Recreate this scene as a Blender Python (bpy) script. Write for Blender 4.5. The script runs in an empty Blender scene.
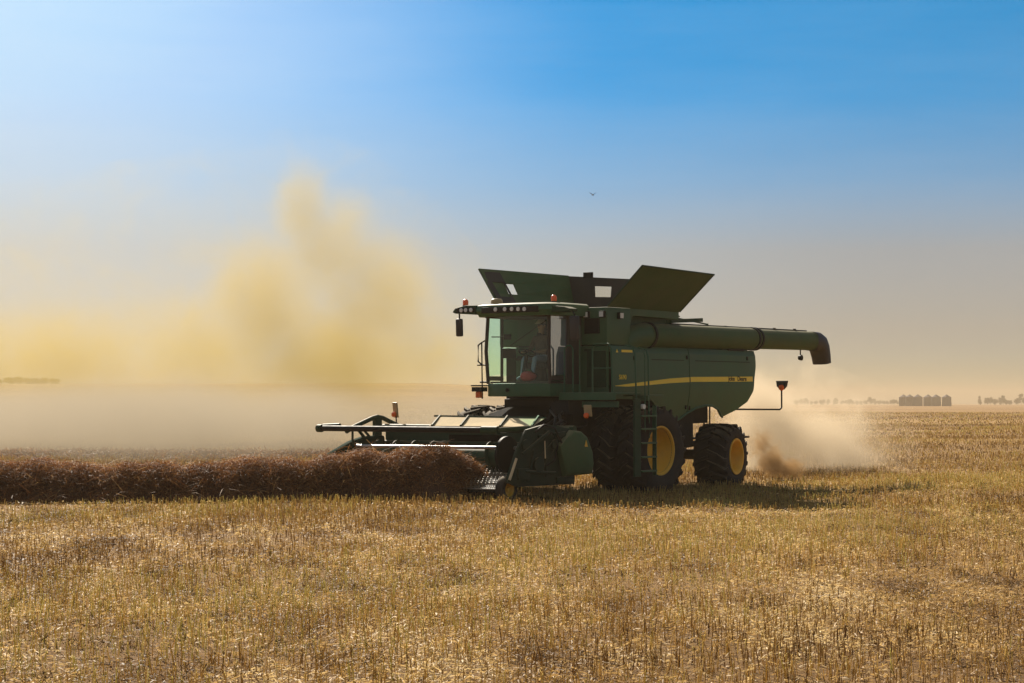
import bpy, bmesh, math, random
import numpy as np
from mathutils import Vector, Matrix, Euler
R = math.radians
scn = bpy.context.scene
COL = scn.collection
random.seed(7)

# ------------------------------------------------------------------ camera
cam_d = bpy.data.cameras.new("camera")
cam = bpy.data.objects.new("camera", cam_d)
COL.objects.link(cam)
cam_d.sensor_width = 36.0
cam_d.lens = 70.0
cam_d.clip_start = 0.1
cam_d.clip_end = 20000.0
cam.location = (0.0, 0.0, 2.0)
cam.rotation_euler = (R(90) + math.atan((401.0 - 341.5) / 1991.1), 0, 0)
scn.camera = cam

# ------------------------------------------------------------------ sky, sun, exposure
SUN_EL, SUN_AZ = 33.0, 18.0          # azimuth: degrees to the left of the view axis
w = bpy.data.worlds.new("World")
scn.world = w
w.use_nodes = True
nt = w.node_tree
nt.nodes.clear()
out = nt.nodes.new("ShaderNodeOutputWorld")
bg = nt.nodes.new("ShaderNodeBackground")
sky = nt.nodes.new("ShaderNodeTexSky")
sky.sky_type = 'NISHITA'
sky.sun_disc = False
sky.sun_elevation = R(SUN_EL)
sky.sun_rotation = R(-SUN_AZ)
sky.altitude = 600
sky.air_density = 1.0
sky.dust_density = 0.6
sky.ozone_density = 3.0
tc = nt.nodes.new("ShaderNodeTexCoord")
# the clear sky overhead reaches low down: elevation is stretched before the sky is looked up
st = nt.nodes.new("ShaderNodeVectorMath"); st.operation = 'MULTIPLY'
st.inputs[1].default_value = (1, 1, 3.2)
nrm = nt.nodes.new("ShaderNodeVectorMath"); nrm.operation = 'NORMALIZE'
nt.links.new(tc.outputs['Generated'], st.inputs[0])
nt.links.new(st.outputs[0], nrm.inputs[0])
nt.links.new(nrm.outputs[0], sky.inputs['Vector'])
sep = nt.nodes.new("ShaderNodeSeparateXYZ")
nt.links.new(tc.outputs['Generated'], sep.inputs[0])
# dusty air low over the plains: a tan band that thins with elevation
mr = nt.nodes.new("ShaderNodeValToRGB")
nt.links.new(sep.outputs['Z'], mr.inputs[0])
els = mr.color_ramp.elements
els[0].position = 0.0; els[0].color = (0.95,) * 3 + (1,)
els[1].position = 0.19; els[1].color = (0, 0, 0, 1)
for p, c in ((0.036, 0.92), (0.075, 0.80), (0.11, 0.40), (0.15, 0.10)):
    e = els.new(p); e.color = (c, c, c, 1)
hue = nt.nodes.new("ShaderNodeHueSaturation")
hue.inputs['Hue'].default_value = 0.474
hue.inputs['Saturation'].default_value = 3.2
hue.inputs['Value'].default_value = 1.0
nt.links.new(sky.outputs[0], hue.inputs['Color'])
cool = nt.nodes.new("ShaderNodeMixRGB"); cool.blend_type = 'MULTIPLY'; cool.inputs[0].default_value = 1.0
cool.inputs[2].default_value = (0.12, 1.04, 1.12, 1)
nt.links.new(hue.outputs[0], cool.inputs[1])
# pale sun glow mixed into the sky colour at the left, plus faint cloud streaks
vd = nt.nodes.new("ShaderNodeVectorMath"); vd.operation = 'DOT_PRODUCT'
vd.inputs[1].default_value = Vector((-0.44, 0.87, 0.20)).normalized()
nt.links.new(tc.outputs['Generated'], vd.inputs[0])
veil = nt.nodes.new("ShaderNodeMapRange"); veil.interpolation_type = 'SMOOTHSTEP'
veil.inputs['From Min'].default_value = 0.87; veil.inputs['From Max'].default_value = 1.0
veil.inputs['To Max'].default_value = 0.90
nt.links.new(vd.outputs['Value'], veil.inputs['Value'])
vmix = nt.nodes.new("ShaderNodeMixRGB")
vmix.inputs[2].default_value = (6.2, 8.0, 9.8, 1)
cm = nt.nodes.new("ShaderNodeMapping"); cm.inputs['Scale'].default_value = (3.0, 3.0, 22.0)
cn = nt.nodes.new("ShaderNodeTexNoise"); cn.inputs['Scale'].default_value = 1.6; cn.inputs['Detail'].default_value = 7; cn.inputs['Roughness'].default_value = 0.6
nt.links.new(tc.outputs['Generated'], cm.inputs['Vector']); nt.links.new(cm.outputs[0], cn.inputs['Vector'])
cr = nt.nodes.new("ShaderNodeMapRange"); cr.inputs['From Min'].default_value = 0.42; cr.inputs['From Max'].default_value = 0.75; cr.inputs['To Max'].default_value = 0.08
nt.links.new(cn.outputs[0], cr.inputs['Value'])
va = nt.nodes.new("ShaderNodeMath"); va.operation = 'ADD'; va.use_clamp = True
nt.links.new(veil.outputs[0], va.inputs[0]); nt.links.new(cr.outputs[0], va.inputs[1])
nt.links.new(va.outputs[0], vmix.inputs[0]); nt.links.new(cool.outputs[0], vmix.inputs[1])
mix = nt.nodes.new("ShaderNodeMixRGB")
tan = nt.nodes.new("ShaderNodeMixRGB")
tan.inputs[1].default_value = (4.25, 3.45, 2.55, 1); tan.inputs[2].default_value = (6.3, 5.9, 5.1, 1)
tv = nt.nodes.new("ShaderNodeMapRange"); tv.interpolation_type = 'SMOOTHSTEP'
tv.inputs['From Min'].default_value = 0.78; tv.inputs['From Max'].default_value = 0.99
nt.links.new(vd.outputs['Value'], tv.inputs['Value'])
nt.links.new(tv.outputs[0], tan.inputs[0]); nt.links.new(tan.outputs[0], mix.inputs[2])
nt.links.new(mr.outputs[0], mix.inputs[0])
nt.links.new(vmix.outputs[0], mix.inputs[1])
high = nt.nodes.new("ShaderNodeMapRange"); high.interpolation_type = 'SMOOTHSTEP'  # pale upper sky out of view, added to whiten the fill light
high.inputs['From Min'].default_value = 0.26; high.inputs['From Max'].default_value = 0.60; high.inputs['To Max'].default_value = 0.8
nt.links.new(sep.outputs['Z'], high.inputs['Value'])
hmix = nt.nodes.new("ShaderNodeMixRGB"); hmix.inputs[2].default_value = (3.0, 2.95, 2.85, 1)
nt.links.new(high.outputs[0], hmix.inputs[0]); nt.links.new(mix.outputs[0], hmix.inputs[1])
nt.links.new(hmix.outputs[0], bg.inputs['Color'])
bg.inputs['Strength'].default_value = 0.052
nt.links.new(bg.outputs[0], out.inputs['Surface'])

sun_d = bpy.data.lights.new("sun", 'SUN')
sun = bpy.data.objects.new("sun", sun_d)
COL.objects.link(sun)
sun_d.energy = 5.0
sun_d.angle = R(0.5)
sun_d.color = (1.0, 0.90, 0.76)
to_sun = Vector((-math.sin(R(SUN_AZ)) * math.cos(R(SUN_EL)), math.cos(R(SUN_AZ)) * math.cos(R(SUN_EL)), math.sin(R(SUN_EL))))
sun.rotation_euler = to_sun.to_track_quat('Z', 'Y').to_euler()
sun.location = (-20, 60, 60)

vs = scn.view_settings
vs.view_transform = 'Standard'
vs.look = 'None'
vs.exposure = 1.0
vs.gamma = 1.0
vs.use_curve_mapping = False
cy = scn.cycles
cy.use_denoising = True
cy.max_bounces = 8
cy.diffuse_bounces = 3
cy.glossy_bounces = 3
cy.transparent_max_bounces = 24
cy.volume_bounces = 1
cy.volume_max_steps = 128
cy.sample_clamp_indirect = 6.0

# ------------------------------------------------------------------ materials
def N(t, kind, **kw):
    n = t.nodes.new(kind)
    for k, v in kw.items():
        setattr(n, k, v)
    return n

def material(name, color, rough=0.5, metal=0.0, vary=0.15, scale=3.0, dust=0.0, dust_col=(0.36, 0.27, 0.16), bump=0.0, bump_scale=40.0, spec=0.5, ledge=0.0):
    m = bpy.data.materials.new(name)
    m.use_nodes = True
    t = m.node_tree
    b = t.nodes["Principled BSDF"]
    b.inputs['Metallic'].default_value = metal
    b.inputs['Specular IOR Level'].default_value = spec
    co = N(t, "ShaderNodeTexCoord")
    nz = N(t, "ShaderNodeTexNoise")
    nz.inputs['Scale'].default_value = scale
    nz.inputs['Detail'].default_value = 6
    nz.inputs['Roughness'].default_value = 0.62
    t.links.new(co.outputs['Object'], nz.inputs['Vector'])
    ramp = N(t, "ShaderNodeValToRGB")
    ramp.color_ramp.elements[0].position = 0.3
    ramp.color_ramp.elements[1].position = 0.72
    ramp.color_ramp.elements[0].color = tuple(c * (1 - vary) for c in color) + (1,)
    ramp.color_ramp.elements[1].color = tuple(min(1, c * (1 + vary)) for c in color) + (1,)
    t.links.new(nz.outputs[0], ramp.inputs[0])
    src = ramp.outputs[0]
    if dust > 0:
        n2 = N(t, "ShaderNodeTexNoise")
        n2.inputs['Scale'].default_value = scale * 0.6
        n2.inputs['Detail'].default_value = 8
        n2.inputs['Roughness'].default_value = 0.7
        t.links.new(co.outputs['Object'], n2.inputs['Vector'])
        mrn = N(t, "ShaderNodeMapRange")
        mrn.inputs['From Min'].default_value = 0.35
        mrn.inputs['From Max'].default_value = 0.75
        mrn.inputs['To Min'].default_value = dust * 0.25
        mrn.inputs['To Max'].default_value = dust
        t.links.new(n2.outputs[0], mrn.inputs['Value'])
        mx = N(t, "ShaderNodeMixRGB")
        mx.inputs[2].default_value = tuple(dust_col) + (1,)
        t.links.new(mrn.outputs[0], mx.inputs[0])
        t.links.new(src, mx.inputs[1])
        src = mx.outputs[0]
    if ledge > 0:
        ge = N(t, "ShaderNodeNewGeometry"); sx_ = N(t, "ShaderNodeSeparateXYZ"); t.links.new(ge.outputs['Normal'], sx_.inputs[0])
        lm_ = N(t, "ShaderNodeMapRange"); lm_.inputs['From Min'].default_value = 0.55; lm_.inputs['From Max'].default_value = 0.98; lm_.inputs['To Max'].default_value = ledge
        t.links.new(sx_.outputs['Z'], lm_.inputs['Value'])
        ml = N(t, "ShaderNodeMixRGB"); ml.inputs[2].default_value = (0.30, 0.23, 0.13, 1)
        t.links.new(lm_.outputs[0], ml.inputs[0]); t.links.new(src, ml.inputs[1]); src = ml.outputs[0]
    t.links.new(src, b.inputs['Base Color'])
    rr = N(t, "ShaderNodeMapRange")
    rr.inputs['To Min'].default_value = max(0.05, rough - 0.12)
    rr.inputs['To Max'].default_value = min(1.0, rough + 0.15)
    t.links.new(nz.outputs[0], rr.inputs['Value'])
    t.links.new(rr.outputs[0], b.inputs['Roughness'])
    if bump > 0:
        n3 = N(t, "ShaderNodeTexNoise")
        n3.inputs['Scale'].default_value = bump_scale
        n3.inputs['Detail'].default_value = 5
        t.links.new(co.outputs['Object'], n3.inputs['Vector'])
        bp = N(t, "ShaderNodeBump")
        bp.inputs['Strength'].default_value = bump
        bp.inputs['Distance'].default_value = 0.03
        t.links.new(n3.outputs[0], bp.inputs['Height'])
        t.links.new(bp.outputs[0], b.inputs['Normal'])
    return m

def glass(name, tint, refl=0.12, opacity=0.0, body=(0.3, 0.32, 0.35)):
    m = bpy.data.materials.new(name)
    m.use_nodes = True
    t = m.node_tree
    t.nodes.clear()
    o = N(t, "ShaderNodeOutputMaterial")
    tr = N(t, "ShaderNodeBsdfTransparent"); tr.inputs[0].default_value = tuple(tint) + (1,)
    gl = N(t, "ShaderNodeBsdfGlossy"); gl.inputs['Roughness'].default_value = 0.04
    gl.inputs[0].default_value = (0.9, 0.95, 0.95, 1)
    lw = N(t, "ShaderNodeLayerWeight"); lw.inputs[0].default_value = 0.35
    mrn = N(t, "ShaderNodeMapRange")
    mrn.inputs['To Min'].default_value = refl * 0.5
    mrn.inputs['To Max'].default_value = min(1, refl * 3)
    t.links.new(lw.outputs['Fresnel'], mrn.inputs['Value'])
    base = tr
    if opacity > 0:
        df = N(t, "ShaderNodeBsdfDiffuse"); df.inputs[0].default_value = tuple(body) + (1,)
        m1 = N(t, "ShaderNodeMixShader"); m1.inputs[0].default_value = opacity
        t.links.new(tr.outputs[0], m1.inputs[1]); t.links.new(df.outputs[0], m1.inputs[2])
        base = m1
    m2 = N(t, "ShaderNodeMixShader")
    t.links.new(mrn.outputs[0], m2.inputs[0])
    t.links.new(base.outputs[0], m2.inputs[1]); t.links.new(gl.outputs[0], m2.inputs[2])
    t.links.new(m2.outputs[0], o.inputs['Surface'])
    return m

def strand_material(name, cols, trans=0.35, rough=0.6):
    """straw: each stalk takes its own tone from a random value stored on its mesh"""
    m = bpy.data.materials.new(name)
    m.use_nodes = True
    t = m.node_tree
    t.nodes.clear()
    o = N(t, "ShaderNodeOutputMaterial")
    at = N(t, "ShaderNodeAttribute"); at.attribute_name = "tone"
    ramp = N(t, "ShaderNodeValToRGB")
    els = ramp.color_ramp.elements
    els[0].position = cols[0][0]; els[0].color = cols[0][1] + (1,)
    els[1].position = cols[-1][0]; els[1].color = cols[-1][1] + (1,)
    for p, c in cols[1:-1]:
        e = els.new(p); e.color = c + (1,)
    t.links.new(at.outputs['Fac'], ramp.inputs[0])
    pb = N(t, "ShaderNodeBsdfPrincipled")
    pb.inputs['Roughness'].default_value = rough
    pb.inputs['Specular IOR Level'].default_value = 0.12 if rough < 0.9 else 0.0
    tl = N(t, "ShaderNodeBsdfTranslucent")
    t.links.new(ramp.outputs[0], pb.inputs['Base Color'])
    t.links.new(ramp.outputs[0], tl.inputs[0])
    mx = N(t, "ShaderNodeMixShader"); mx.inputs[0].default_value = trans
    t.links.new(pb.outputs[0], mx.inputs[1]); t.links.new(tl.outputs[0], mx.inputs[2])
    t.links.new(mx.outputs[0], o.inputs['Surface'])
    return m

GREEN = material("green_paint", (0.032, 0.112, 0.047), 0.5, vary=0.14, scale=1.4, dust=0.32, dust_col=(0.115, 0.105, 0.06), spec=0.35, ledge=0.55)
GREEN_DUSTY = material("dusty_green_paint", (0.040, 0.096, 0.036), 0.7, vary=0.16, scale=1.6, dust=0.42, dust_col=(0.13, 0.115, 0.06), spec=0.2, ledge=0.5)
GREEN_DARK = material("dark_green_paint", (0.013, 0.048, 0.023), 0.6, vary=0.2, scale=4, dust=0.2, dust_col=(0.09, 0.075, 0.045), spec=0.2, ledge=0.5)
MATTE = material("matte_black", (0.010, 0.010, 0.009), 0.95, vary=0.3, scale=5, dust=0.1, dust_col=(0.05, 0.04, 0.03), spec=0.03)
DIVIDER = material("divider_paint", (0.008, 0.030, 0.016), 0.95, vary=0.2, scale=4, spec=0.03)
FRAME_DARK = material("frame_paint", (0.008, 0.026, 0.013), 0.6, vary=0.25, scale=5, dust=0.2, dust_col=(0.06, 0.05, 0.03), spec=0.2, ledge=0.4)
GREEN_RAIL = material("rail_paint", (0.024, 0.095, 0.045), 0.5, vary=0.1, scale=4, spec=0.4)
YELLOW = material("yellow_paint", (0.78, 0.42, 0.02), 0.5, vary=0.1, scale=3, dust=0.15, dust_col=(0.25, 0.18, 0.10))
YELLOW_STRIPE = material("yellow_stripe", (0.88, 0.62, 0.05), 0.45, vary=0.06, scale=3)
RUBBER = material("tyre_rubber", (0.022, 0.020, 0.021), 0.85, vary=0.25, scale=5, dust=0.30, dust_col=(0.085, 0.068, 0.052), bump=0.2, spec=0.2, ledge=0.5)
BLACK = material("black_steel", (0.008, 0.008, 0.008), 0.6, vary=0.2, scale=6, dust=0.10, dust_col=(0.07, 0.055, 0.04), spec=0.2)
TANK_IN = material("tank_lining", (0.035, 0.028, 0.024), 0.75, vary=0.25, scale=3, dust=0.2, dust_col=(0.10, 0.075, 0.05))
STEEL = material("bright_steel", (0.5, 0.48, 0.45), 0.3, metal=0.9, vary=0.15, scale=8)
DUSTY_SHEET = material("dusty_sheet", (0.62, 0.49, 0.30), 0.9, vary=0.15, scale=4, spec=0.1)
LAMP = material("lamp_lens", (0.72, 0.72, 0.68), 0.2, vary=0.05)
AMBER = material("amber_lens", (0.85, 0.13, 0.02), 0.25, vary=0.08)
CREAM = material("reflector_panel", (0.38, 0.27, 0.12), 0.5, vary=0.1)
MIRROR_BACK = material("mirror_housing", (0.02, 0.017, 0.02), 0.5, vary=0.1)
CAB_DARK = material("cab_trim", (0.045, 0.036, 0.028), 0.7, vary=0.2)
SEAT = material("seat_fabric", (0.035, 0.03, 0.028), 0.9, vary=0.2, scale=10)
DECAL = material("decal_ink", (0.015, 0.02, 0.012), 0.6, vary=0.0)
GLASS = glass("cab_glass", (0.80, 1.0, 0.92), 0.07)
GLASS_DOOR = glass("door_glass", (0.50, 0.58, 0.70), 0.15, opacity=0.35, body=(0.42, 0.48, 0.66))  # blue-grey diffuse share stands in for sky reflected in the pane
GLASS_CLEAR = glass("tank_pane", (0.93, 0.90, 0.84), 0.05)

# ------------------------------------------------------------------ mesh helpers
class MB:
    def __init__(self):
        self.v = []; self.f = []
    def add(self, vs, fs):
        o = len(self.v)
        self.v += [tuple(p) for p in vs]
        self.f += [tuple(i + o for i in f) for f in fs]
        return self
    def box(self, c, s, rot=None):
        hx, hy, hz = s[0] / 2, s[1] / 2, s[2] / 2
        pts = [Vector((x, y, z)) for x in (-hx, hx) for y in (-hy, hy) for z in (-hz, hz)]
        if rot is not None:
            mtx = Euler(rot).to_matrix()
            pts = [mtx @ p for p in pts]
        pts = [p + Vector(c) for p in pts]
        return self.add(pts, [(0, 1, 3, 2), (4, 6, 7, 5), (0, 4, 5, 1), (2, 3, 7, 6), (0, 2, 6, 4), (1, 5, 7, 3)])
    def tube(self, pts, r, n=10, cap=True):
        pts = [Vector(p) for p in pts]
        rs = r if isinstance(r, (list, tuple)) else [r] * len(pts)
        rings = []
        for i, p in enumerate(pts):
            if i == 0: d = pts[1] - pts[0]
            elif i == len(pts) - 1: d = pts[-1] - pts[-2]
            else: d = (pts[i + 1] - pts[i]).normalized() + (pts[i] - pts[i - 1]).normalized()
            d.normalize()
            up = Vector((0, 0, 1)) if abs(d.z) < 0.9 else Vector((1, 0, 0))
            a = d.cross(up).normalized(); b = a.cross(d).normalized()
            rings.append([p + (a * math.cos(2 * math.pi * k / n) + b * math.sin(2 * math.pi * k / n)) * rs[i] for k in range(n)])
        vs = [q for ring in rings for q in ring]
        fs = []
        for i in range(len(rings) - 1):
            for k in range(n):
                k2 = (k + 1) % n
                fs.append((i * n + k, i * n + k2, (i + 1) * n + k2, (i + 1) * n + k))
        if cap:
            fs.append(tuple(range(n))[::-1])
            fs.append(tuple((len(rings) - 1) * n + k for k in range(n)))
        return self.add(vs, fs)
    def prism(self, poly, axis, a, b):
        """polygon of 2D points pushed along an axis ('x','y','z') from a to b"""
        def put(p, t):
            return {'x': (t, p[0], p[1]), 'y': (p[0], t, p[1]), 'z': (p[0], p[1], t)}[axis]
        n = len(poly)
        vs = [put(p, a) for p in poly] + [put(p, b) for p in poly]
        fs = [tuple(range(n)), tuple(range(2 * n - 1, n - 1, -1))]
        for i in range(n):
            j = (i + 1) % n
            fs.append((i, i + n, j + n, j))
        return self.add(vs, fs)
    def lathe(self, prof, n=48, axis='y', centre=(0, 0, 0), closed=False):
        vs = []
        for k in range(n):
            a = 2 * math.pi * k / n
            for (t, r) in prof:
                if axis == 'y': p = (r * math.cos(a), t, r * math.sin(a))
                elif axis == 'z': p = (r * math.cos(a), r * math.sin(a), t)
                else: p = (t, r * math.cos(a), r * math.sin(a))
                vs.append((p[0] + centre[0], p[1] + centre[1], p[2] + centre[2]))
        m = len(prof); fs = []
        for k in range(n):
            k2 = (k + 1) % n
            for i in range(m if closed else m - 1):
                i2 = (i + 1) % m
                fs.append((k * m + i, k * m + i2, k2 * m + i2, k2 * m + i))
        return self.add(vs, fs)
    def patch(self, P00, P10, P11, P01, us=(0, 1), vs_=(0, 1), skip=(), th=0.03):
        """bilinear sheet with thickness; cells in skip are real openings"""
        P00, P10, P11, P01 = map(Vector, (P00, P10, P11, P01))
        nrm = (P10 - P00).cross(P01 - P00).normalized() * th * 0.5
        nu, nv = len(us), len(vs_)
        def pt(a, b):
            return (P00 * (1 - a) + P10 * a) * (1 - b) + (P01 * (1 - a) + P11 * a) * b
        g = [[pt(a, b) for b in vs_] for a in us]
        vs = [p + nrm for row in g for p in row] + [p - nrm for row in g for p in row]
        K = nu * nv
        cells = {(i, j) for i in range(nu - 1) for j in range(nv - 1) if (i, j) not in skip}
        fs = []
        ix = lambda i, j: i * nv + j
        for (i, j) in cells:
            q = (ix(i, j), ix(i + 1, j), ix(i + 1, j + 1), ix(i, j + 1))
            fs.append(q); fs.append(tuple(k + K for k in q[::-1]))
            for (a, b, nb) in ((q[0], q[1], (i, j - 1)), (q[1], q[2], (i + 1, j)), (q[2], q[3], (i, j + 1)), (q[3], q[0], (i - 1, j))):
                if nb not in cells:
                    fs.append((b, a, a + K, b + K))
        return self.add(vs, fs)
    def build(self, name, mat, parent=None, smooth=None, bevel=0.0, loc=None):
        me = bpy.data.meshes.new(name)
        me.from_pydata(self.v, [], self.f)
        bm = bmesh.new(); bm.from_mesh(me)
        bmesh.ops.recalc_face_normals(bm, faces=bm.faces[:])
        if bevel > 0:
            edges = [e for e in bm.edges if len(e.link_faces) == 2 and e.calc_face_angle(0) > R(35)]
            try:
                bmesh.ops.bevel(bm, geom=edges, offset=bevel, segments=2, profile=0.6, affect='EDGES', clamp_overlap=True)
            except Exception:
                pass
        if smooth is not None:
            for f in bm.faces: f.smooth = True
            for e in bm.edges:
                if len(e.link_faces) == 2 and e.calc_face_angle(0) > R(smooth): e.smooth = False
        bm.to_mesh(me); bm.free()
        me.materials.append(mat)
        o = bpy.data.objects.new(name, me)
        COL.objects.link(o)
        if parent is not None: o.parent = parent
        if loc is not None: o.location = loc
        return o

def empty(name, loc=(0, 0, 0), rz=0.0, parent=None):
    o = bpy.data.objects.new(name, None)
    o.empty_display_size = 0.3
    COL.objects.link(o)
    o.location = loc
    o.rotation_euler = (0, 0, rz)
    if parent is not None: o.parent = parent
    return o

def tag(o, label=None, cat=None, group=None, kind=None):
    if label: o['label'] = label
    if cat: o['category'] = cat
    if group: o['group'] = group
    if kind: o['kind'] = kind
    return o

def sstep(a, b, x):
    t = np.clip((x - a) / (b - a), 0, 1)
    return t * t * (3 - 2 * t)

# ------------------------------------------------------------------ terrain
def ground_z(x, y):
    x = np.asarray(x, float); y = np.asarray(y, float)
    hill = 7.3 * sstep(230, 620, y) * sstep(70, -30, x) * (1 + 0.05 * np.sin(x * 0.013 + 1))
    fall = -1.0 * sstep(150, 1200, y) - 3.0 * sstep(1200, 3200, y)
    roll = 0.25 * np.sin(x * 0.011 + 0.7) * np.sin(y * 0.007) * sstep(120, 400, y)
    return hill + fall * (1 - sstep(70, -30, x) * sstep(230, 620, y)) + roll
def gz(x, y):
    return float(ground_z(x, y))

def ground_material():
    m = bpy.data.materials.new("stubble_soil")
    m.use_nodes = True
    t = m.node_tree
    b = t.nodes["Principled BSDF"]
    b.inputs['Roughness'].default_value = 0.95
    b.inputs['Specular IOR Level'].default_value = 0.1
    co = N(t, "ShaderNodeTexCoord")
    n1 = N(t, "ShaderNodeTexNoise"); n1.inputs['Scale'].default_value = 14; n1.inputs['Detail'].default_value = 8; n1.inputs['Roughness'].default_value = 0.75
    t.links.new(co.outputs['Object'], n1.inputs['Vector'])
    r1 = N(t, "ShaderNodeValToRGB")
    r1.color_ramp.elements[0].position = 0.36; r1.color_ramp.elements[0].color = (0.13, 0.078, 0.030, 1)
    r1.color_ramp.elements[1].position = 0.66; r1.color_ramp.elements[1].color = (0.42, 0.275, 0.100, 1)
    e = r1.color_ramp.elements.new(0.5); e.color = (0.26, 0.158, 0.052, 1)
    t.links.new(n1.outputs[0], r1.inputs[0])
    # combine passes and field strips far away
    mp = N(t, "ShaderNodeMapping"); mp.inputs['Scale'].default_value = (0.004, 0.035, 1); mp.inputs['Rotation'].default_value = (0, 0, R(4))
    t.links.new(co.outputs['Object'], mp.inputs['Vector'])
    n2 = N(t, "ShaderNodeTexNoise"); n2.inputs['Scale'].default_value = 1.0; n2.inputs['Detail'].default_value = 5; n2.inputs['Roughness'].default_value = 0.6
    t.links.new(mp.outputs[0], n2.inputs['Vector'])
    r2 = N(t, "ShaderNodeValToRGB")
    r2.color_ramp.elements[0].position = 0.40; r2.color_ramp.elements[0].color = (0.74, 0.64, 0.58, 1)
    r2.color_ramp.elements[1].position = 0.58; r2.color_ramp.elements[1].color = (1.12, 1.04, 0.94, 1)
    t.links.new(n2.outputs[0], r2.inputs[0])
    mu = N(t, "ShaderNodeMixRGB", blend_type='MULTIPLY'); mu.inputs[0].default_value = 1.0
    t.links.new(r1.outputs[0], mu.inputs[1]); t.links.new(r2.outputs[0], mu.inputs[2])
    t.links.new(mu.outputs[0], b.inputs['Base Color'])
    bp = N(t, "ShaderNodeBump"); bp.inputs['Strength'].default_value = 0.9; bp.inputs['Distance'].default_value = 0.06
    t.links.new(n1.outputs[0], bp.inputs['Height']); t.links.new(bp.outputs[0], b.inputs['Normal'])
    return m

def build_ground():
    ys = np.concatenate([np.arange(-40, 100, 4.0), np.arange(100, 700, 15.0), np.arange(700, 4001, 100.0)])
    xp = np.concatenate([np.arange(0, 60, 5.0), np.arange(60, 300, 20.0), np.arange(300, 2001, 100.0)])
    xs = np.concatenate([-xp[:0:-1], xp])
    X, Y = np.meshgrid(xs, ys)
    Z = ground_z(X, Y)
    nx, ny = len(xs), len(ys)
    vs = np.stack([X.ravel(), Y.ravel(), Z.ravel()], 1)
    fs = [(j * nx + i, j * nx + i + 1, (j + 1) * nx + i + 1, (j + 1) * nx + i) for j in range(ny - 1) for i in range(nx - 1)]
    me = bpy.data.meshes.new("ground")
    me.from_pydata(vs.tolist(), [], fs)
    for p in me.polygons: p.use_smooth = True
    me.materials.append(ground_material())
    o = bpy.data.objects.new("ground", me); COL.objects.link(o)
    tag(o, kind='structure')
build_ground()

# ------------------------------------------------------------------ haze over the plain
def volume_box(name, lo, hi):
    mb = MB()
    c = [(a + b) / 2 for a, b in zip(lo, hi)]
    s = [b - a for a, b in zip(lo, hi)]
    mb.box(c, s)
    return mb
hz_m = bpy.data.materials.new("haze_air"); hz_m.use_nodes = True
t = hz_m.node_tree; t.nodes.clear()
o_ = N(t, "ShaderNodeOutputMaterial"); pv = N(t, "ShaderNodeVolumePrincipled")
pv.inputs['Color'].default_value = (0.50, 0.40, 0.28, 1)
pv.inputs['Density'].default_value = 0.00042
pv.inputs['Anisotropy'].default_value = 0.3
t.links.new(pv.outputs[0], o_.inputs['Volume'])
haze = volume_box("haze", (-2050, -60, -6.5), (2050, 4050, 24.0)).build("haze", hz_m)
tag(haze, kind='stuff')

# ------------------------------------------------------------------ numpy strand fields
def strips_mesh(name, verts, quads, tone, mat):
    me = bpy.data.meshes.new(name)
    me.vertices.add(len(verts)); me.vertices.foreach_set("co", verts.astype(np.float32).ravel())
    nq = len(quads)
    me.loops.add(nq * 4); me.loops.foreach_set("vertex_index", quads.astype(np.int32).ravel())
    me.polygons.add(nq)
    me.polygons.foreach_set("loop_start", np.arange(0, nq * 4, 4, dtype=np.int32))
    me.polygons.foreach_set("loop_total", np.full(nq, 4, dtype=np.int32))
    me.update(calc_edges=True)
    at = me.attributes.new("tone", 'FLOAT', 'POINT')
    at.data.foreach_set("value", tone.astype(np.float32))
    me.materials.append(mat)
    o = bpy.data.objects.new(name, me); COL.objects.link(o)
    return o

rng = np.random.default_rng(11)
def patch_noise(x, y, s, seed=0):
    """cheap smooth 0..1 field"""
    r = np.random.default_rng(100 + seed); v = np.zeros_like(x)
    for k in range(7):
        a = r.uniform(0, 2 * np.pi); f = s * r.uniform(0.6, 1.9)
        v += np.sin((x * np.cos(a) + y * np.sin(a)) * f + r.uniform(0, 6.28))
    return np.clip(0.5 + v / 7.0, 0, 1)

def stalks(px, py, h, wd, lean, tone):
    n = len(px)
    pz = ground_z(px, py) - 0.01
    a0 = rng.uniform(0, 2 * np.pi, n)
    la = rng.uniform(0, 2 * np.pi, n)
    lx, ly = np.cos(la) * lean * h, np.sin(la) * lean * h
    V = np.zeros((n, 6, 3))
    for k in range(3):
        a = a0 + k * 2 * np.pi / 3
        V[:, k, 0] = px + np.cos(a) * wd * 0.5; V[:, k, 1] = py + np.sin(a) * wd * 0.5; V[:, k, 2] = pz
        V[:, 3 + k, 0] = px + lx + np.cos(a) * wd * 0.38; V[:, 3 + k, 1] = py + ly + np.sin(a) * wd * 0.38; V[:, 3 + k, 2] = pz + h + rng.uniform(-0.01, 0.01, n)
    b = (np.arange(n) * 6)[:, None]
    q = np.concatenate([np.stack([b[:, 0] + k, b[:, 0] + (k + 1) % 3, b[:, 0] + 3 + (k + 1) % 3, b[:, 0] + 3 + k], 1) for k in range(3)])
    return V.reshape(-1, 3), q, np.repeat(tone, 6)

def scatter(y0, y1, dens):
    """points over the wedge the camera can see, with a margin each side"""
    hw = 0.30 * y1 + 2.5
    n = int((y1 - y0) * 2 * hw * dens)
    x = rng.uniform(-hw, hw, n); y = rng.uniform(y0, y1, n)
    k = np.abs(x) < 0.30 * y + 2.5
    return x[k], y[k]

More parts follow.
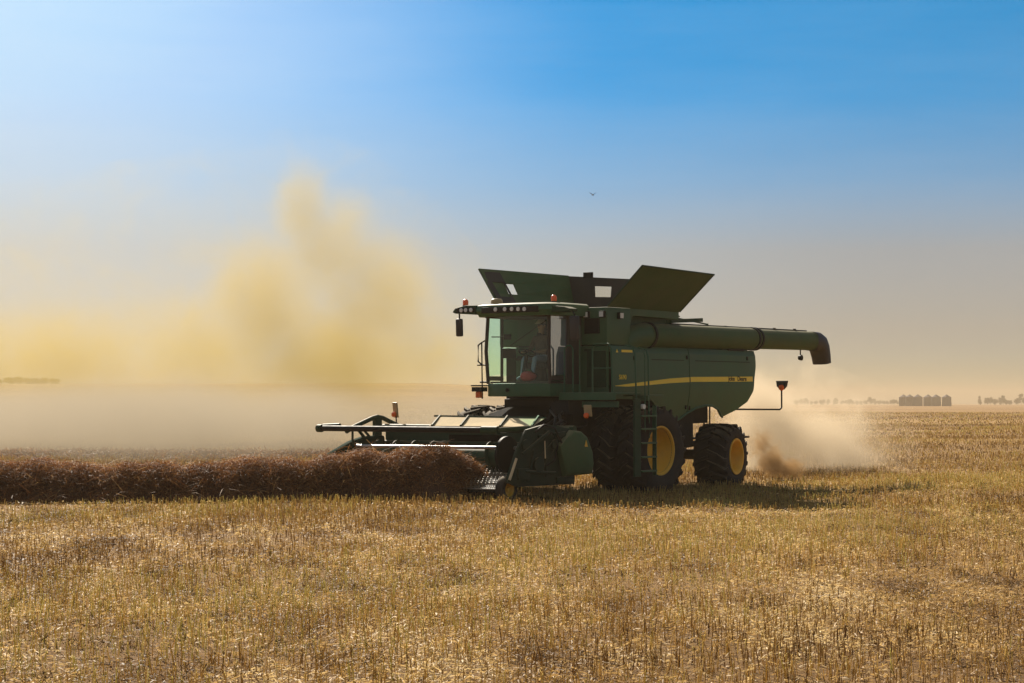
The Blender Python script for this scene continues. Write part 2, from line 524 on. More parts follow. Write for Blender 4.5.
STUB = strand_material("stubble_straw", [(0.0, (0.26, 0.15, 0.055)), (0.25, (0.48, 0.32, 0.11)), (0.5, (0.66, 0.47, 0.17)), (0.72, (0.54, 0.47, 0.15)), (1.0, (0.80, 0.64, 0.31))], 0.50)
def in_swath(x, y):
    return (x < -0.2) & (np.abs(y - np.interp(x, [-20, -12, -6, -4, -1.7, 0], [39.3, 39.9, 40.4, 40.7, 40.5, 41.0])) < 0.8)

def build_stubble():
    Vs, Qs, Ts = [], [], []; off = 0
    for (y0, y1, d, wmul) in ((11.5, 22, 135, 0.85), (22, 34, 105, 1.0), (34, 52, 85, 1.3), (52, 70, 44, 1.8), (70, 110, 20, 2.6), (110, 170, 7, 4.5), (170, 330, 1.6, 9.0)):
        x, y = scatter(y0, y1, d)
        # drilled rows, slightly oblique to the view
        rowdir = R(62); nx_, ny_ = -math.sin(rowdir), math.cos(rowdir)
        s = x * nx_ + y * ny_
        snap = np.round(s / 0.28) * 0.28 + rng.normal(0, 0.035, len(x))
        k = rng.uniform(0, 1, len(x)) < 0.7
        x = np.where(k, x + (snap - s) * nx_, x); y = np.where(k, y + (snap - s) * ny_, y)
        p1 = patch_noise(x, y, 0.55, 1); p2 = patch_noise(x, y, 2.2, 2)
        keep = (rng.uniform(0, 1, len(x)) < 0.35 + 0.9 * p1 * (0.4 + p2)) & ~in_swath(x, y)
        x, y, p1, p2 = x[keep], y[keep], p1[keep], p2[keep]
        n = len(x)
        h = rng.uniform(0.06, 0.18, n) * (0.75 + 0.5 * p1)
        tall = rng.uniform(0, 1, n) < 0.03
        h = np.where(tall, h * 1.35, h)
        wd = rng.uniform(0.006, 0.013, n) * wmul
        tone = np.clip(0.12 - 0.16 * sstep(34, 80, y + 6 * (patch_noise(x, y, 0.25, 21) - 0.5)) + 0.72 * rng.beta(2, 2, n) + 0.5 * (patch_noise(x, y, 0.35, 3) - 0.5) + 0.5 * (patch_noise(x, y, 2.6, 4) - 0.5), 0, 1)
        V, Q, T = stalks(x, y, h, wd, np.abs(rng.normal(0, 0.16, n)), tone)
        Vs.append(V); Qs.append(Q + off); Ts.append(T); off += len(V)
    o = strips_mesh("stubble", np.concatenate(Vs), np.concatenate(Qs), np.concatenate(Ts), STUB)
    tag(o, "golden brown cut canola stubble standing over the whole field", "stubble", kind='stuff')
build_stubble()

LITTER = strand_material("chaff_straw", [(0.0, (0.15, 0.085, 0.035)), (0.3, (0.42, 0.26, 0.092)), (0.7, (0.57, 0.38, 0.145)), (1.0, (0.68, 0.50, 0.23))], 0.40)
def ribbons(c, d, L, wd, sag, tone, seg=2):
    """bent flat blades: centre c, unit direction d, length, width"""
    n = len(c)
    up = np.tile(np.array([0, 0, 1.0]), (n, 1)) + rng.normal(0, 0.6, (n, 3))
    side = np.cross(d, up); side /= np.maximum(np.linalg.norm(side, axis=1, keepdims=True), 1e-6)
    nn = np.cross(side, d)
    V = np.zeros((n, (seg + 1) * 2, 3))
    for k in range(seg + 1):
        s = k / seg - 0.5
        p = c + d * (L * s)[:, None] + nn * (sag * (1 - 4 * s * s))[:, None]
        ww = (wd * (1.0 - 0.5 * k / seg) * 0.5)[:, None]
        V[:, 2 * k] = p - side * ww; V[:, 2 * k + 1] = p + side * ww
    b = np.arange(n) * (seg + 1) * 2
    Q = np.concatenate([np.stack([b + 2 * k, b + 2 * k + 1, b + 2 * k + 3, b + 2 * k + 2], 1) for k in range(seg)])
    return V.reshape(-1, 3), Q, np.repeat(tone, (seg + 1) * 2)

def build_litter():
    Vs, Qs, Ts = [], [], []; off = 0
    for (y0, y1, d, sc) in ((11.5, 22, 760, 0.8), (22, 36, 320, 1.1), (36, 48, 90, 1.5), (48, 66, 36, 1.8), (66, 110, 8, 2.4)):
        x, y = scatter(y0, y1, d)
        p = patch_noise(x, y, 1.1, 5)
        k = (rng.uniform(0, 1, len(x)) < 0.25 + 0.9 * p) & ~in_swath(x, y)
        x, y = x[k], y[k]; n = len(x)
        a = rng.uniform(0, 2 * np.pi, n); el = rng.normal(0, 0.25, n)
        dd = np.stack([np.cos(a) * np.cos(el), np.sin(a) * np.cos(el), np.sin(el)], 1)
        c = np.stack([x, y, ground_z(x, y) + rng.uniform(0.01, 0.07, n)], 1)
        V, Q, T = ribbons(c, dd, rng.uniform(0.025, 0.095, n), rng.uniform(0.005, 0.020, n) * sc, rng.uniform(-0.01, 0.02, n), np.clip(rng.beta(2, 2.4, n) + 1.2 * (patch_noise(x, y, 2.8, 6) - 0.5) + 0.5 * (patch_noise(x, y, 0.5, 7) - 0.5), 0, 1))
        Vs.append(V); Qs.append(Q + off); Ts.append(T); off += len(V)
    o = strips_mesh("chaff_litter", np.concatenate(Vs), np.concatenate(Qs), np.concatenate(Ts), LITTER)
    tag(o, "pale straw and chaff littered on the ground between the stubble", "straw litter", kind='stuff')
build_litter()

WEED = strand_material("dead_weed", [(0.0, (0.050, 0.028, 0.011)), (0.5, (0.105, 0.062, 0.022)), (1.0, (0.18, 0.12, 0.04))], 0.35, rough=1.0)
def build_weeds():
    cx, cy_ = scatter(12, 60, 2.4)
    k = rng.uniform(0, 1, len(cx)) < patch_noise(cx, cy_, 0.4, 12) ** 1.5 * 1.6
    cx, cy_ = cx[k], cy_[k]
    cnt = rng.integers(14, 46, len(cx)); i = np.repeat(np.arange(len(cx)), cnt); n = len(i)
    r = rng.uniform(0.012, 0.06, len(cx))[i]
    x = cx[i] + rng.normal(0, 1, n) * r * 1.5; y = cy_[i] + rng.normal(0, 1, n) * r
    a = rng.uniform(0, 2 * np.pi, n); el = rng.normal(0.5, 0.5, n)
    d = np.stack([np.cos(a) * np.cos(el), np.sin(a) * np.cos(el), np.sin(el)], 1)
    c = np.stack([x, y, ground_z(x, y) + rng.uniform(0.01, 0.10, n)], 1)
    V, Q, T = ribbons(c, d, rng.uniform(0.025, 0.070, n), rng.uniform(0.004, 0.010, n), rng.uniform(-0.01, 0.02, n), rng.uniform(0, 1, n))
    tag(strips_mesh("dead_weed", V, Q, T, WEED), "dark tufts of dead weed and clods dotted among the stubble", "dead weed", kind='stuff')
build_weeds()

# ------------------------------------------------------------------ swaths of cut canola
SWATH = strand_material("canola_stalks", [(0.0, (0.070, 0.024, 0.010)), (0.4, (0.22, 0.082, 0.024)), (0.75, (0.39, 0.175, 0.055)), (1.0, (0.68, 0.42, 0.17))], 0.38)
SWATH_CORE = material("swath_core", (0.09, 0.035, 0.016), 0.95, vary=0.4, scale=6, bump=0.8, bump_scale=9)

def build_swath(name, line, half, height, n, label, core_name, wd=(0.004, 0.011), wob=1.0):
    """line: polyline of ground points; height, half: arrays along it"""
    P = np.array(line, float); seg = np.linalg.norm(np.diff(P, axis=0), axis=1); S = np.concatenate([[0], np.cumsum(seg)])
    def at(s):
        return np.stack([np.interp(s, S, P[:, 0]), np.interp(s, S, P[:, 1])], -1)
    def perp(s):
        d = at(s + 0.05) - at(s - 0.05); d /= np.maximum(np.linalg.norm(d, axis=-1, keepdims=True), 1e-6)
        return np.stack([-d[..., 1], d[..., 0]], -1)
    hs = lambda s: np.interp(s, S, height) * (1 + wob * (0.06 * np.sin(s * 1.3 + 1) + 0.05 * np.sin(s * 3.1) + 0.04 * np.sin(s * 7.7 + 2)))
    ws = lambda s: np.interp(s, S, half) * (1 + wob * 0.12 * np.sin(s * 1.7 + 2))
    prof = lambda q: np.clip(1 - np.abs(q) ** 2.0, 0, 1) ** 0.95
    # core mound
    ns, nq = int(S[-1] / 0.15), 18
    g = np.linspace(0.0, S[-1], ns); qs = np.linspace(-1, 1, nq)
    mb = MB(); vs = []
    for s in g:
        c = at(np.array(s)); pr = perp(np.array(s)); hh = float(hs(s)); hw = float(ws(s))
        end = float(np.clip(min(s, S[-1] - s) / 0.6, 0.1, 1)) ** 0.5
        for q in qs:
            x, y = c + pr * q * hw * 0.9
            vs.append((x, y, gz(x, y) - 0.02 + 0.80 * hh * end * float(prof(q)) * (1 + 0.12 * math.sin(7 * s + 5 * q))))
    fs = [(i * nq + j, i * nq + j + 1, (i + 1) * nq + j + 1, (i + 1) * nq + j) for i in range(ns - 1) for j in range(nq - 1)]
    mb.add(vs, fs)
    root = empty(name, (0, 0, 0)); root.location = (0, 0, 0)
    tag(root, label, "swath", kind='stuff')
    mb.build(core_name, SWATH_CORE, root, smooth=80)
    # tangled stalks
    s = rng.uniform(0, S[-1], n); q = np.clip(rng.normal(0, 0.62, n), -1.05, 1.05)
    pr = perp(s); xy = at(s) + pr * (q * ws(s))[:, None]
    end = np.clip(np.minimum(s, S[-1] - s) / 0.6, 0.1, 1) ** 0.5
    top = hs(s) * prof(np.clip(q, -1, 1)) * end
    z = ground_z(xy[:, 0], xy[:, 1]) + top * rng.uniform(0.70, 1.08, n) + rng.uniform(0, 0.08, n)
    a = rng.uniform(0, 2 * np.pi, n); el = rng.normal(0.15, 0.45, n)
    d = np.stack([np.cos(a) * np.cos(el), np.sin(a) * np.cos(el), np.sin(el)], 1)
    V, Q, T = ribbons(np.stack([xy[:, 0], xy[:, 1], z], 1), d, rng.uniform(0.06, 0.22, n) * (wd[1] / 0.011) ** 0.5, rng.uniform(wd[0], wd[1], n), rng.uniform(-0.02, 0.04, n), np.clip(rng.beta(1.2, 2.0, n) + 0.25 * (patch_noise(xy[:, 0], xy[:, 1], 3.0, 9) - 0.5), 0, 1), seg=3)
    # stragglers sticking out of the heap
    m_ = n // 26; k = rng.integers(0, n, m_)
    a = rng.uniform(0, 2 * np.pi, m_); el = rng.normal(0.35, 0.4, m_)
    d2 = np.stack([np.cos(a) * np.cos(el), np.sin(a) * np.cos(el), np.sin(el)], 1)
    c2 = np.stack([xy[k, 0], xy[k, 1], z[k] + rng.uniform(-0.02, 0.10, m_)], 1)
    V2, Q2, T2 = ribbons(c2, d2, rng.uniform(0.25, 0.65, m_), rng.uniform(wd[0], wd[1], m_) * 0.8, rng.uniform(0.0, 0.10, m_), rng.beta(2, 1.5, m_), seg=3)
    V, Q, T = np.concatenate([V, V2]), np.concatenate([Q, Q2 + len(V)]), np.concatenate([T, T2])
    st_ = strips_mesh("stalk_tangle", V, Q, T, SWATH); st_.parent = root
    return root

build_swath("canola_swath", [(-20, 39.3), (-12, 39.9), (-6.0, 40.4), (-4.0, 40.7), (-2.8, 40.5), (-1.7, 40.5), (-0.35, 41.0)],
            [1.25, 1.25, 1.2, 1.15, 1.15, 1.1, 0.7], [0.68, 0.67, 0.66, 0.72, 0.95, 1.0, 0.60], 200000,
            "thick dark reddish brown row of cut canola running into the pickup header", "swath_core")
build_swath("canola_swath", [(-34, 71), (-20, 70.5), (-4, 70)], [1.8, 1.8, 1.5], [0.20, 0.20, 0.16], 11000,
            "paler low row of cut canola seen through dust behind the near dark row", "swath_core", wd=(0.02, 0.05))

# ------------------------------------------------------------------ the combine harvester
PHI = math.atan2(-math.cos(R(38)), -math.sin(R(38)))
combine = empty("combine_harvester", (1.22, 45.0, 0.0), PHI)
tag(combine, "large green combine harvester with yellow wheels and opened grain tank picking up the canola row", "combine harvester")
def local(u, v, z):
    return combine_matrix @ Vector((u, v, z))
combine_matrix = Matrix.Translation((1.22, 45.0, 0)) @ Matrix.Rotation(PHI, 4, 'Z')

# wheels ----------------------------------------------------------------
def tyre_mb(rad, width, rimr, lugs, lug_h):
    mb = MB(); hw = width / 2
    rc = rad - lug_h
    prof = [(-hw * 0.80, rimr), (-hw * 0.98, rimr + (rc - rimr) * 0.30), (-hw, rimr + (rc - rimr) * 0.58), (-hw * 0.93, rimr + (rc - rimr) * 0.86),
            (-hw * 0.80, rc - 0.01), (-hw * 0.45, rc + 0.012), (0, rc + 0.018), (hw * 0.45, rc + 0.012), (hw * 0.80, rc - 0.01),
            (hw * 0.93, rimr + (rc - rimr) * 0.86), (hw, rimr + (rc - rimr) * 0.58), (hw * 0.98, rimr + (rc - rimr) * 0.30), (hw * 0.80, rimr), (hw * 0.70, rimr - 0.03), (-hw * 0.70, rimr - 0.03)]
    mb.lathe(prof, 56, 'y', closed=True)
    da = 2 * math.pi / lugs
    for side in (-1, 1):
        for k in range(lugs):
            a0 = k * da + (da * 0.5 if side > 0 else 0)
            # bar from the shoulder to just past the centre line, swept back
            path = [(side * hw * 0.99, rc - 0.085, 0.0), (side * hw * 0.90, rc + 0.0, 0.0), (side * hw * 0.5, rc + 0.012, 0.6), (-side * hw * 0.06, rc + 0.018, 1.1)]
            vs = []
            for (y, r, sw) in path:
                for (dd, hh) in ((-1, -0.02), (1, -0.02), (0.7, lug_h), (-0.7, lug_h)):
                    a = a0 + sw * da * 0.75 + dd * da * 0.17
                    rr = r + hh
                    if y == path[0][0] and hh > 0: rr = r + 0.045
                    vs.append((rr * math.cos(a), y * (1.0 if hh < 0 else 1.0), rr * math.sin(a)))
            fs = []
            for i in range(len(path) - 1):
                for j in range(4):
                    fs.append((i * 4 + j, i * 4 + (j + 1) % 4, (i + 1) * 4 + (j + 1) % 4, (i + 1) * 4 + j))
            fs += [(0, 1, 2, 3), tuple((len(path) - 1) * 4 + j for j in (3, 2, 1, 0))]
            mb.add(vs, fs)
    return mb

def rim_mb(rimr, width, dish, inset):
    """outer face towards +y"""
    hw = width / 2; fl = hw - inset
    mb = MB()
    prof = [(fl - 0.02, rimr + 0.04), (fl, rimr + 0.035), (fl, rimr + 0.0), (fl - 0.05, rimr - 0.03), (fl - 0.16, rimr - 0.055), (fl - 0.20, rimr - 0.075),
            (hw - dish, rimr * 0.62), (hw - dish - 0.01, rimr * 0.36), (hw - dish + 0.05, rimr * 0.32), (hw - dish + 0.06, 0.0)]
    mb.lathe(prof, 48, 'y')
    mb.lathe([(-hw * 0.80, rimr + 0.035), (-hw * 0.7, rimr - 0.02), (hw * 0.30, rimr - 0.057)], 48, 'y')
    for k in range(10):
        a = 2 * math.pi * k / 10
        mb.tube([(rimr * 0.46 * math.cos(a), hw - dish - 0.03, rimr * 0.46 * math.sin(a)), (rimr * 0.46 * math.cos(a), hw - dish + 0.03, rimr * 0.46 * math.sin(a))], 0.018, 6)
    return mb

def wheel(u, v, z, rad, width, rimr, lugs, lug_h, dish, steer=0.0, flip=False, proto=None):
    root = empty("wheel", (u, v, z), steer + (math.pi if flip else 0.0), combine)
    root.rotation_euler.y = random.uniform(0, 0.5)
    if proto is None:
        tyre_mb(rad, width, rimr, lugs, lug_h).build("tyre", RUBBER, root, smooth=38)
        rim_mb(rimr, width, dish, 0.045 if rad > 0.9 else 0.012).build("rim", YELLOW, root, smooth=35)
    else:
        for ch in proto.children:
            c = ch.copy(); COL.objects.link(c); c.parent = root
    return root
fw = wheel(0, 2.31, 0.92, 0.975, 0.62, 0.505, 22, 0.055, 0.44)
wheel(0, 1.58, 0.92, 0.975, 0.62, 0.505, 22, 0.055, 0.44, proto=fw)
wheel(0, -2.48, 0.92, 0.975, 0.62, 0.505, 22, 0.055, 0.44, flip=True, proto=fw)
wheel(0, -1.72, 0.92, 0.975, 0.62, 0.505, 22, 0.055, 0.44, flip=True, proto=fw)
rw = wheel(-4.15, 1.49, 0.69, 0.765, 0.88, 0.39, 18, 0.06, 0.40, steer=R(9))
wheel(-4.15, -1.49, 0.69, 0.765, 0.88, 0.39, 18, 0.06, 0.40, steer=R(9), flip=True, proto=rw)

# chassis ----------------------------------------------------------------
mb = MB()
mb.box((-0.9, 0, 2.15), (3.0, 2.5, 1.9))
mb.box((-3.6, 0, 2.62), (2.9, 2.4, 1.0)); mb.box((-2.45, 0, 1.5), (2.1, 2.3, 1.15)); mb.box((-2.75, 0.35, 1.45), (1.1, 1.8, 0.95)); mb.box((-4.8, -0.42, 1.85), (0.80, 1.3, 0.8)); mb.box((-3.75, 0.2, 1.85), (1.1, 1.7, 0.75)); mb.box((-3.5, 0.0, 1.25), (0.5, 1.2, 0.5))
mb.box((0.0, 0, 0.95), (0.5, 2.5, 0.6))
mb.box((0.75, 0, 1.75), (0.6, 1.9, 0.6))
mb.prism([(-2.4, 1.25), (-2.4, 2.1), (-4.6, 2.1), (-4.2, 1.75), (-3.4, 1.30)], 'y', -0.95, 0.75)
mb.build("chassis", BLACK, combine, bevel=0.02)
mb = MB()
mb.tube([(-4.15, -1.4, 0.72), (-4.15, 1.4, 0.72)], 0.12, 12)
mb.tube([(-4.15, 0.4, 0.75), (-3.2, 0.5, 1.5)], 0.09, 8)
mb.tube([(-4.15, -0.4, 0.75), (-3.2, -0.5, 1.5)], 0.09, 8)
mb.tube([(-4.1, 1.15, 1.05), (-2.6, 1.2, 0.92), (-1.6, 1.1, 1.35)], 0.07, 8)
mb.build("rear_axle", BLACK, combine, smooth=40)
mb = MB()
for (a, b) in (((-4.5, 0.7, 2.2), (-4.75, 0.7, 1.15)), ((-4.9, 0.2, 2.2), (-4.6, 0.2, 1.1)), ((-5.0, -0.5, 2.2), (-4.6, -0.5, 1.2)), ((-5.1, -1.0, 2.2), (-4.7, -1.0, 1.2)), ((-4.3, 1.1, 2.1), (-4.3, 1.1, 1.2))):
    mb.tube([a, b], 0.022, 6)
mb.tube([(-4.6, 0.0, 1.08), (-7.9, 0.0, 1.08)], 0.03, 8)
mb.build("tailboard_strut", BLACK, combine, smooth=40)

# side panels --------------------------------------------------------------
def side_v(u, z):
    v = float(np.interp(z, [1.45, 1.75, 2.20, 2.36, 2.95, 3.08, 3.3], [1.58, 1.655, 1.735, 1.745, 1.725, 1.715, 1.64]))
    if u < -4.9: v -= 0.05 * ((-u - 4.9) / 0.6) ** 2
    return v
UP = 3.215
def bottom_z(u):
    pts = [(-5.49, 2.9), (-5.36, 2.55), (-5.30, 2.25), (-5.05, 1.98), (-4.6, 1.79), (-4.02, 1.62), (-3.95, 1.66), (-3.78, 1.80), (-3.5, 1.89), (-3.2, 1.90), (-2.8, 1.84), (-2.45, 1.72), (-2.2, 1.60), (-1.95, 1.52), (-1.32, 1.50), (-1.20, 1.60), (-1.05, 1.95), (-0.9, 2.03), (0.66, 2.05)]
    return float(np.interp(u, [p[0] for p in pts], [p[1] for p in pts]))
PB = [-5.49, -5.36, -5.30, -5.05, -4.6, -4.02, -3.95, -3.86, -3.78, -3.64, -3.5, -3.35, -3.2, -3.0, -2.8, -2.6, -2.45, -2.2, -1.95, -1.32, -1.20, -1.05, -0.9]
def shell(us, zt, side, slant=0.0):
    us = sorted(set([round(u, 4) for u in us] + [p for p in PB if min(us) < p < max(us)]))
    lev = [1.0, 1.75, 2.20, 2.36, 2.6, 2.95, 3.08, zt]; rows = len(lev) - 1
    mb = MB(); vs = []; K = len(us) * (rows + 1)
    for lay in (0, 0.045):
        for u in us:
            zb = bottom_z(u)
            for r in range(rows + 1):
                z = max(lev[r], zb + 0.002 * r)
                uu_ = u + slant * (zt - z)
                vs.append((uu_, side * (side_v(u, z) - lay), z))
    fs = []; n = rows + 1; m = len(us)
    for i in range(m - 1):
        for j in range(rows):
            q = (i * n + j, i * n + j + 1, (i + 1) * n + j + 1, (i + 1) * n + j)
            fs += [q, tuple(k + K for k in q[::-1])]
    for i in range(m - 1):
        for j in (0, rows):
            fs.append((i * n + j, (i + 1) * n + j, (i + 1) * n + j + K, i * n + j + K))
    for i in (0, m - 1):
        for j in range(rows):
            fs.append((i * n + j, i * n + j + 1, i * n + j + 1 + K, i * n + j + K))
    return mb.add(vs, fs)
def frange(a, b, n):
    return [a + (b - a) * i / (n - 1) for i in range(n)]
def stripe_mb(u0, u1, side):
    zt_ = lambda u: float(np.interp(u, [-5.26, -2.55, -1.6, -0.67, 0.1, 0.56], [2.590, 2.555, 2.51, 2.435, 2.375, 2.335]))
    zb_ = lambda u: float(np.interp(u, [-5.26, -2.55, -1.6, -0.67, 0.1, 0.56], [2.470, 2.440, 2.405, 2.350, 2.315, 2.325]))
    us = frange(u0, u1, 24); vs = []
    for u in us:
        for z in (zb_(u), zt_(u)):
            vs.append((u, side * (side_v(u, z) + 0.006), z))
            vs.append((u, side * (side_v(u, z) + 0.001), z))
    fs = []
    for i in range(len(us) - 1):
        a, b = i * 4, (i + 1) * 4
        fs += [(a, b, b + 2, a + 2), (a, b, b + 1, a + 1), (a + 2, b + 2, b + 3, a + 3)]
    return MB().add(vs, fs)
def lettering(txt, size, parent, mat, u, z, side, name="lettering", ext=0.003):
    cu = bpy.data.curves.new("lettering", 'FONT')
    cu.body = txt; cu.size = size; cu.extrude = ext; cu.align_x = 'CENTER'; cu.align_y = 'CENTER'
    cu.offset = 0.002
    tmp = bpy.data.objects.new("tmp", cu); COL.objects.link(tmp)
    dg = bpy.context.evaluated_depsgraph_get(); dg.update()
    me = bpy.data.meshes.new_from_object(tmp.evaluated_get(dg))
    bpy.data.objects.remove(tmp)
    me.materials.clear(); me.materials.append(mat)
    o = bpy.data.objects.new(name, me); COL.objects.link(o)
    o.parent = parent
    o.location = (u, side * (side_v(u, z) + 0.010), z)
    o.rotation_euler = (R(90), 0, R(180) if side > 0 else 0)
    return o
for side in (1, -1):
    uf = 0.64 if side > 0 else -0.05
    fp = shell(frange(uf, -2.43, 40), UP, side).build("side_panel", GREEN, combine, smooth=7)
    rp = shell(frange(-2.455, -5.46, 46), UP, side, slant=0.0).build("side_panel", GREEN, combine, smooth=7)
    stripe_mb(uf - 0.08, -2.42, side).build("stripe", YELLOW_STRIPE, fp)
    stripe_mb(-2.465, -5.24, side).build("stripe", YELLOW_STRIPE, rp)
    for word, du in (("John", 0.27), ("Deere", -0.20)):
        lettering(word, 0.160, rp, DECAL, -4.52 + du * side, 2.527, side)
    lettering("S690", 0.145, fp, YELLOW_STRIPE, uf - 0.37, 2.52, side)
    # latches, hinge line and the lip round the wheel arch
    for (u, z) in ((-2.36, 1.86), (-2.34, 3.0), (-0.2, 2.95)):
        MB().box((u, side * (side_v(u, z) + 0.008), z), (0.05, 0.02, 0.09)).build("latch", BLACK, fp, bevel=0.006)
    for (u, z) in ((-2.52, 1.84), (-5.0, 3.02)):
        MB().box((u, side * (side_v(u, z) + 0.008), z), (0.05, 0.02, 0.09)).build("latch", BLACK, rp, bevel=0.006)
    MB().box((-1.55, side * (side_v(-1.5, 2.9) + 0.006), 2.93), (1.3, 0.012, 0.012)).build("hinge", BLACK, fp)
    MB().box((-3.9, side * (side_v(-3.9, 2.9) + 0.006), 2.93), (2.4, 0.012, 0.012)).build("hinge", BLACK, rp)
    lip = MB(); lip.tube([(u, side * (side_v(u, bottom_z(u)) + 0.005), bottom_z(u) - 0.005) for u in (-4.02, -3.95, -3.86, -3.78, -3.64, -3.5, -3.35, -3.2, -3.0, -2.8, -2.6, -2.45, -2.2, -1.97)], 0.026, 8)
    lip.build("arch_lip", GREEN_RAIL, rp, smooth=50)
    if side < 0: continue
    # small warning decal, illegible in the photograph
    dm = MB()
    z0 = 3.10; v0 = side_v(0.2, z0)
    dm.prism([(0.50, z0 - 0.06), (0.38, z0 - 0.06), (0.44, z0 + 0.04)], 'y', side * (v0 + 0.003), side * (v0 + 0.008))
    dm.build("warning_decal", YELLOW_STRIPE, fp)
    MB().box((0.06, side * (v0 + 0.006), z0), (0.42, 0.006, 0.055)).build("decal", YELLOW_STRIPE, fp)
MB().box((0.655, 0.37, 2.66), (0.05, 2.54, 1.10)).build("front_panel", GREEN, combine, bevel=0.01)
mb = MB(); mb.box((0.69, 1.34, 2.70), (0.03, 0.50, 0.80)); mb.box((0.70, 1.12, 3.12), (0.02, 0.2, 0.06))
mb.build("access_door", GREEN_DARK, combine, bevel=0.01)
# rear hood and top decks
mb = MB()
mb.prism([(-5.44, 3.2), (-5.44, 2.9), (-5.30, 2.6), (-5.24, 2.25), (-5.0, 1.98), (-4.85, 1.98), (-5.1, 2.3), (-5.2, 3.2)], 'y', -1.60, 1.60)
mb.build("rear_hood", GREEN, combine, bevel=0.02)
mb = MB()
mb.box((-2.75, 0, 3.17), (5.2, 3.14, 0.07))
mb.build("top_deck", GREEN_DARK, combine)
mb = MB()
mb.box((-3.6, -0.1, 3.42), (2.6, 1.9, 0.42))
mb.box((-4.6, 0.85, 3.30), (0.9, 0.7, 0.17))
mb.tube([(-2.7, 0.5, 3.5), (-2.7, 0.5, 4.02), (-3.05, 0.5, 4.06)], 0.085, 12)
mb.box((-2.95, 1.1, 3.88), (1.35, 0.5, 0.09), (0, R(3), 0))
mb.tube([(-2.3, 1.3, 3.6), (-2.3, 1.3, 3.95), (-3.9, 1.3, 3.82), (-3.9, 1.3, 3.5)], 0.025, 8)
mb.tube([(-2.3, 0.9, 3.98), (-3.3, 0.9, 4.0)], 0.02, 8)
mb.box((-2.9, 0.2, 3.8), (0.8, 0.9, 0.25))
mb.build("engine_cover", GREEN_DARK, combine, bevel=0.02)

# grain tank ---------------------------------------------------------------
mb = MB()
mb.prism([(0.65, 1.60), (-0.25, 1.60), (-0.33, 1.52), (-0.33, 1.24), (-2.2, 1.24), (-2.2, -1.40), (0.65, -1.40)], 'z', 3.23, 4.06)
tank = mb.build("grain_tank", GREEN, combine, bevel=0.03, smooth=30)
mb = MB()
mb.prism([(-0.24, 4.06), (-0.24, 3.75), (-0.32, 3.88), (-0.5, 3.90), (-2.2, 3.87), (-2.2, 4.06)], 'y', 1.26, 1.605)
mb.build("tank_ledge", GREEN, tank, bevel=0.015)
mb = MB()
mb.box((0.66, 1.20, 3.65), (0.03, 0.40, 0.34))
mb.build("front_vent", BLACK, tank, bevel=0.008)
for (u, v, z, sx, sy) in ((0.69, 1.08, 3.90, 0.06, 0.11), (0.69, 1.50, 3.90, 0.06, 0.11), (0.20, 1.63, 3.88, 0.12, 0.06)):
    lm = MB().box((u, v, z), (sx + 0.02, sy + 0.02, 0.145)).build("work_light", BLACK, tank, bevel=0.01)
    MB().box((u + (0.032 if sx < sy else 0), v + (0.032 if sx > sy else 0), z), (sx * 0.9, sy * 0.9, 0.115)).build("lens", LAMP, lm)
# opened tank covers
mb = MB()
mb.patch((0.66, 1.60, 4.07), (-2.2, 1.60, 4.05), (-2.25, 2.50, 4.88), (0.52, 2.44, 4.94), th=0.035)
cv = mb.build("tank_cover", GREEN_DUSTY, combine, bevel=0.008)
mb = MB()
mb.tube([(0.54, 2.46, 4.93), (-2.26, 2.52, 4.87)], 0.022, 6)
mb.tube([(0.67, 1.62, 4.07), (0.53, 2.45, 4.93)], 0.02, 6)
mb.tube([(-2.21, 1.62, 4.05), (-2.26, 2.51, 4.87)], 0.02, 6)
mb.build("cover_rim", GREEN_DARK, cv, smooth=50)
mb = MB()
mb.patch((0.66, -1.36, 4.07), (-2.2, -1.34, 4.07), (-2.26, -1.60, 5.00), (0.50, -2.14, 5.05), us=(0, 0.2, 0.32, 1), vs_=(0, 0.40, 0.68, 1), skip={(1, 1)}, th=0.035)
cv2 = mb.build("tank_cover", GREEN_DUSTY, combine)
mb = MB()
mb.patch((0.60, -1.33, 4.09), (-0.02, -1.33, 4.09), (-0.02, -1.93, 4.98), (0.52, -2.09, 4.98), us=(0, 0.30, 0.92, 1), vs_=(0, 0.34, 0.73, 1), skip={(1, 1)}, th=0.02)
mb.build("corner_gusset", TANK_IN, cv2)
# rear extension panel with a window opening
mb = MB()
mb.patch((-2.23, -1.35, 4.07), (-2.23, 1.58, 4.07), (-2.29, 2.30, 4.70), (-2.29, -1.64, 5.00), us=(0, 0.20, 0.335, 1), vs_=(0, 0.46, 0.76, 1), skip={(1, 1)}, th=0.03)
rpn = mb.build("rear_extension", TANK_IN, combine)
mb = MB()
mb.patch((-2.27, -0.98, 4.45), (-2.27, -0.26, 4.40), (-2.29, -0.22, 4.75), (-2.29, -0.98, 4.80), th=0.006)
mb.build("pane", GLASS_CLEAR, rpn)
MB().box((-2.29, -1.03, 5.0), (0.06, 0.26, 0.14)).build("hinge_block", BLACK, rpn, bevel=0.01)
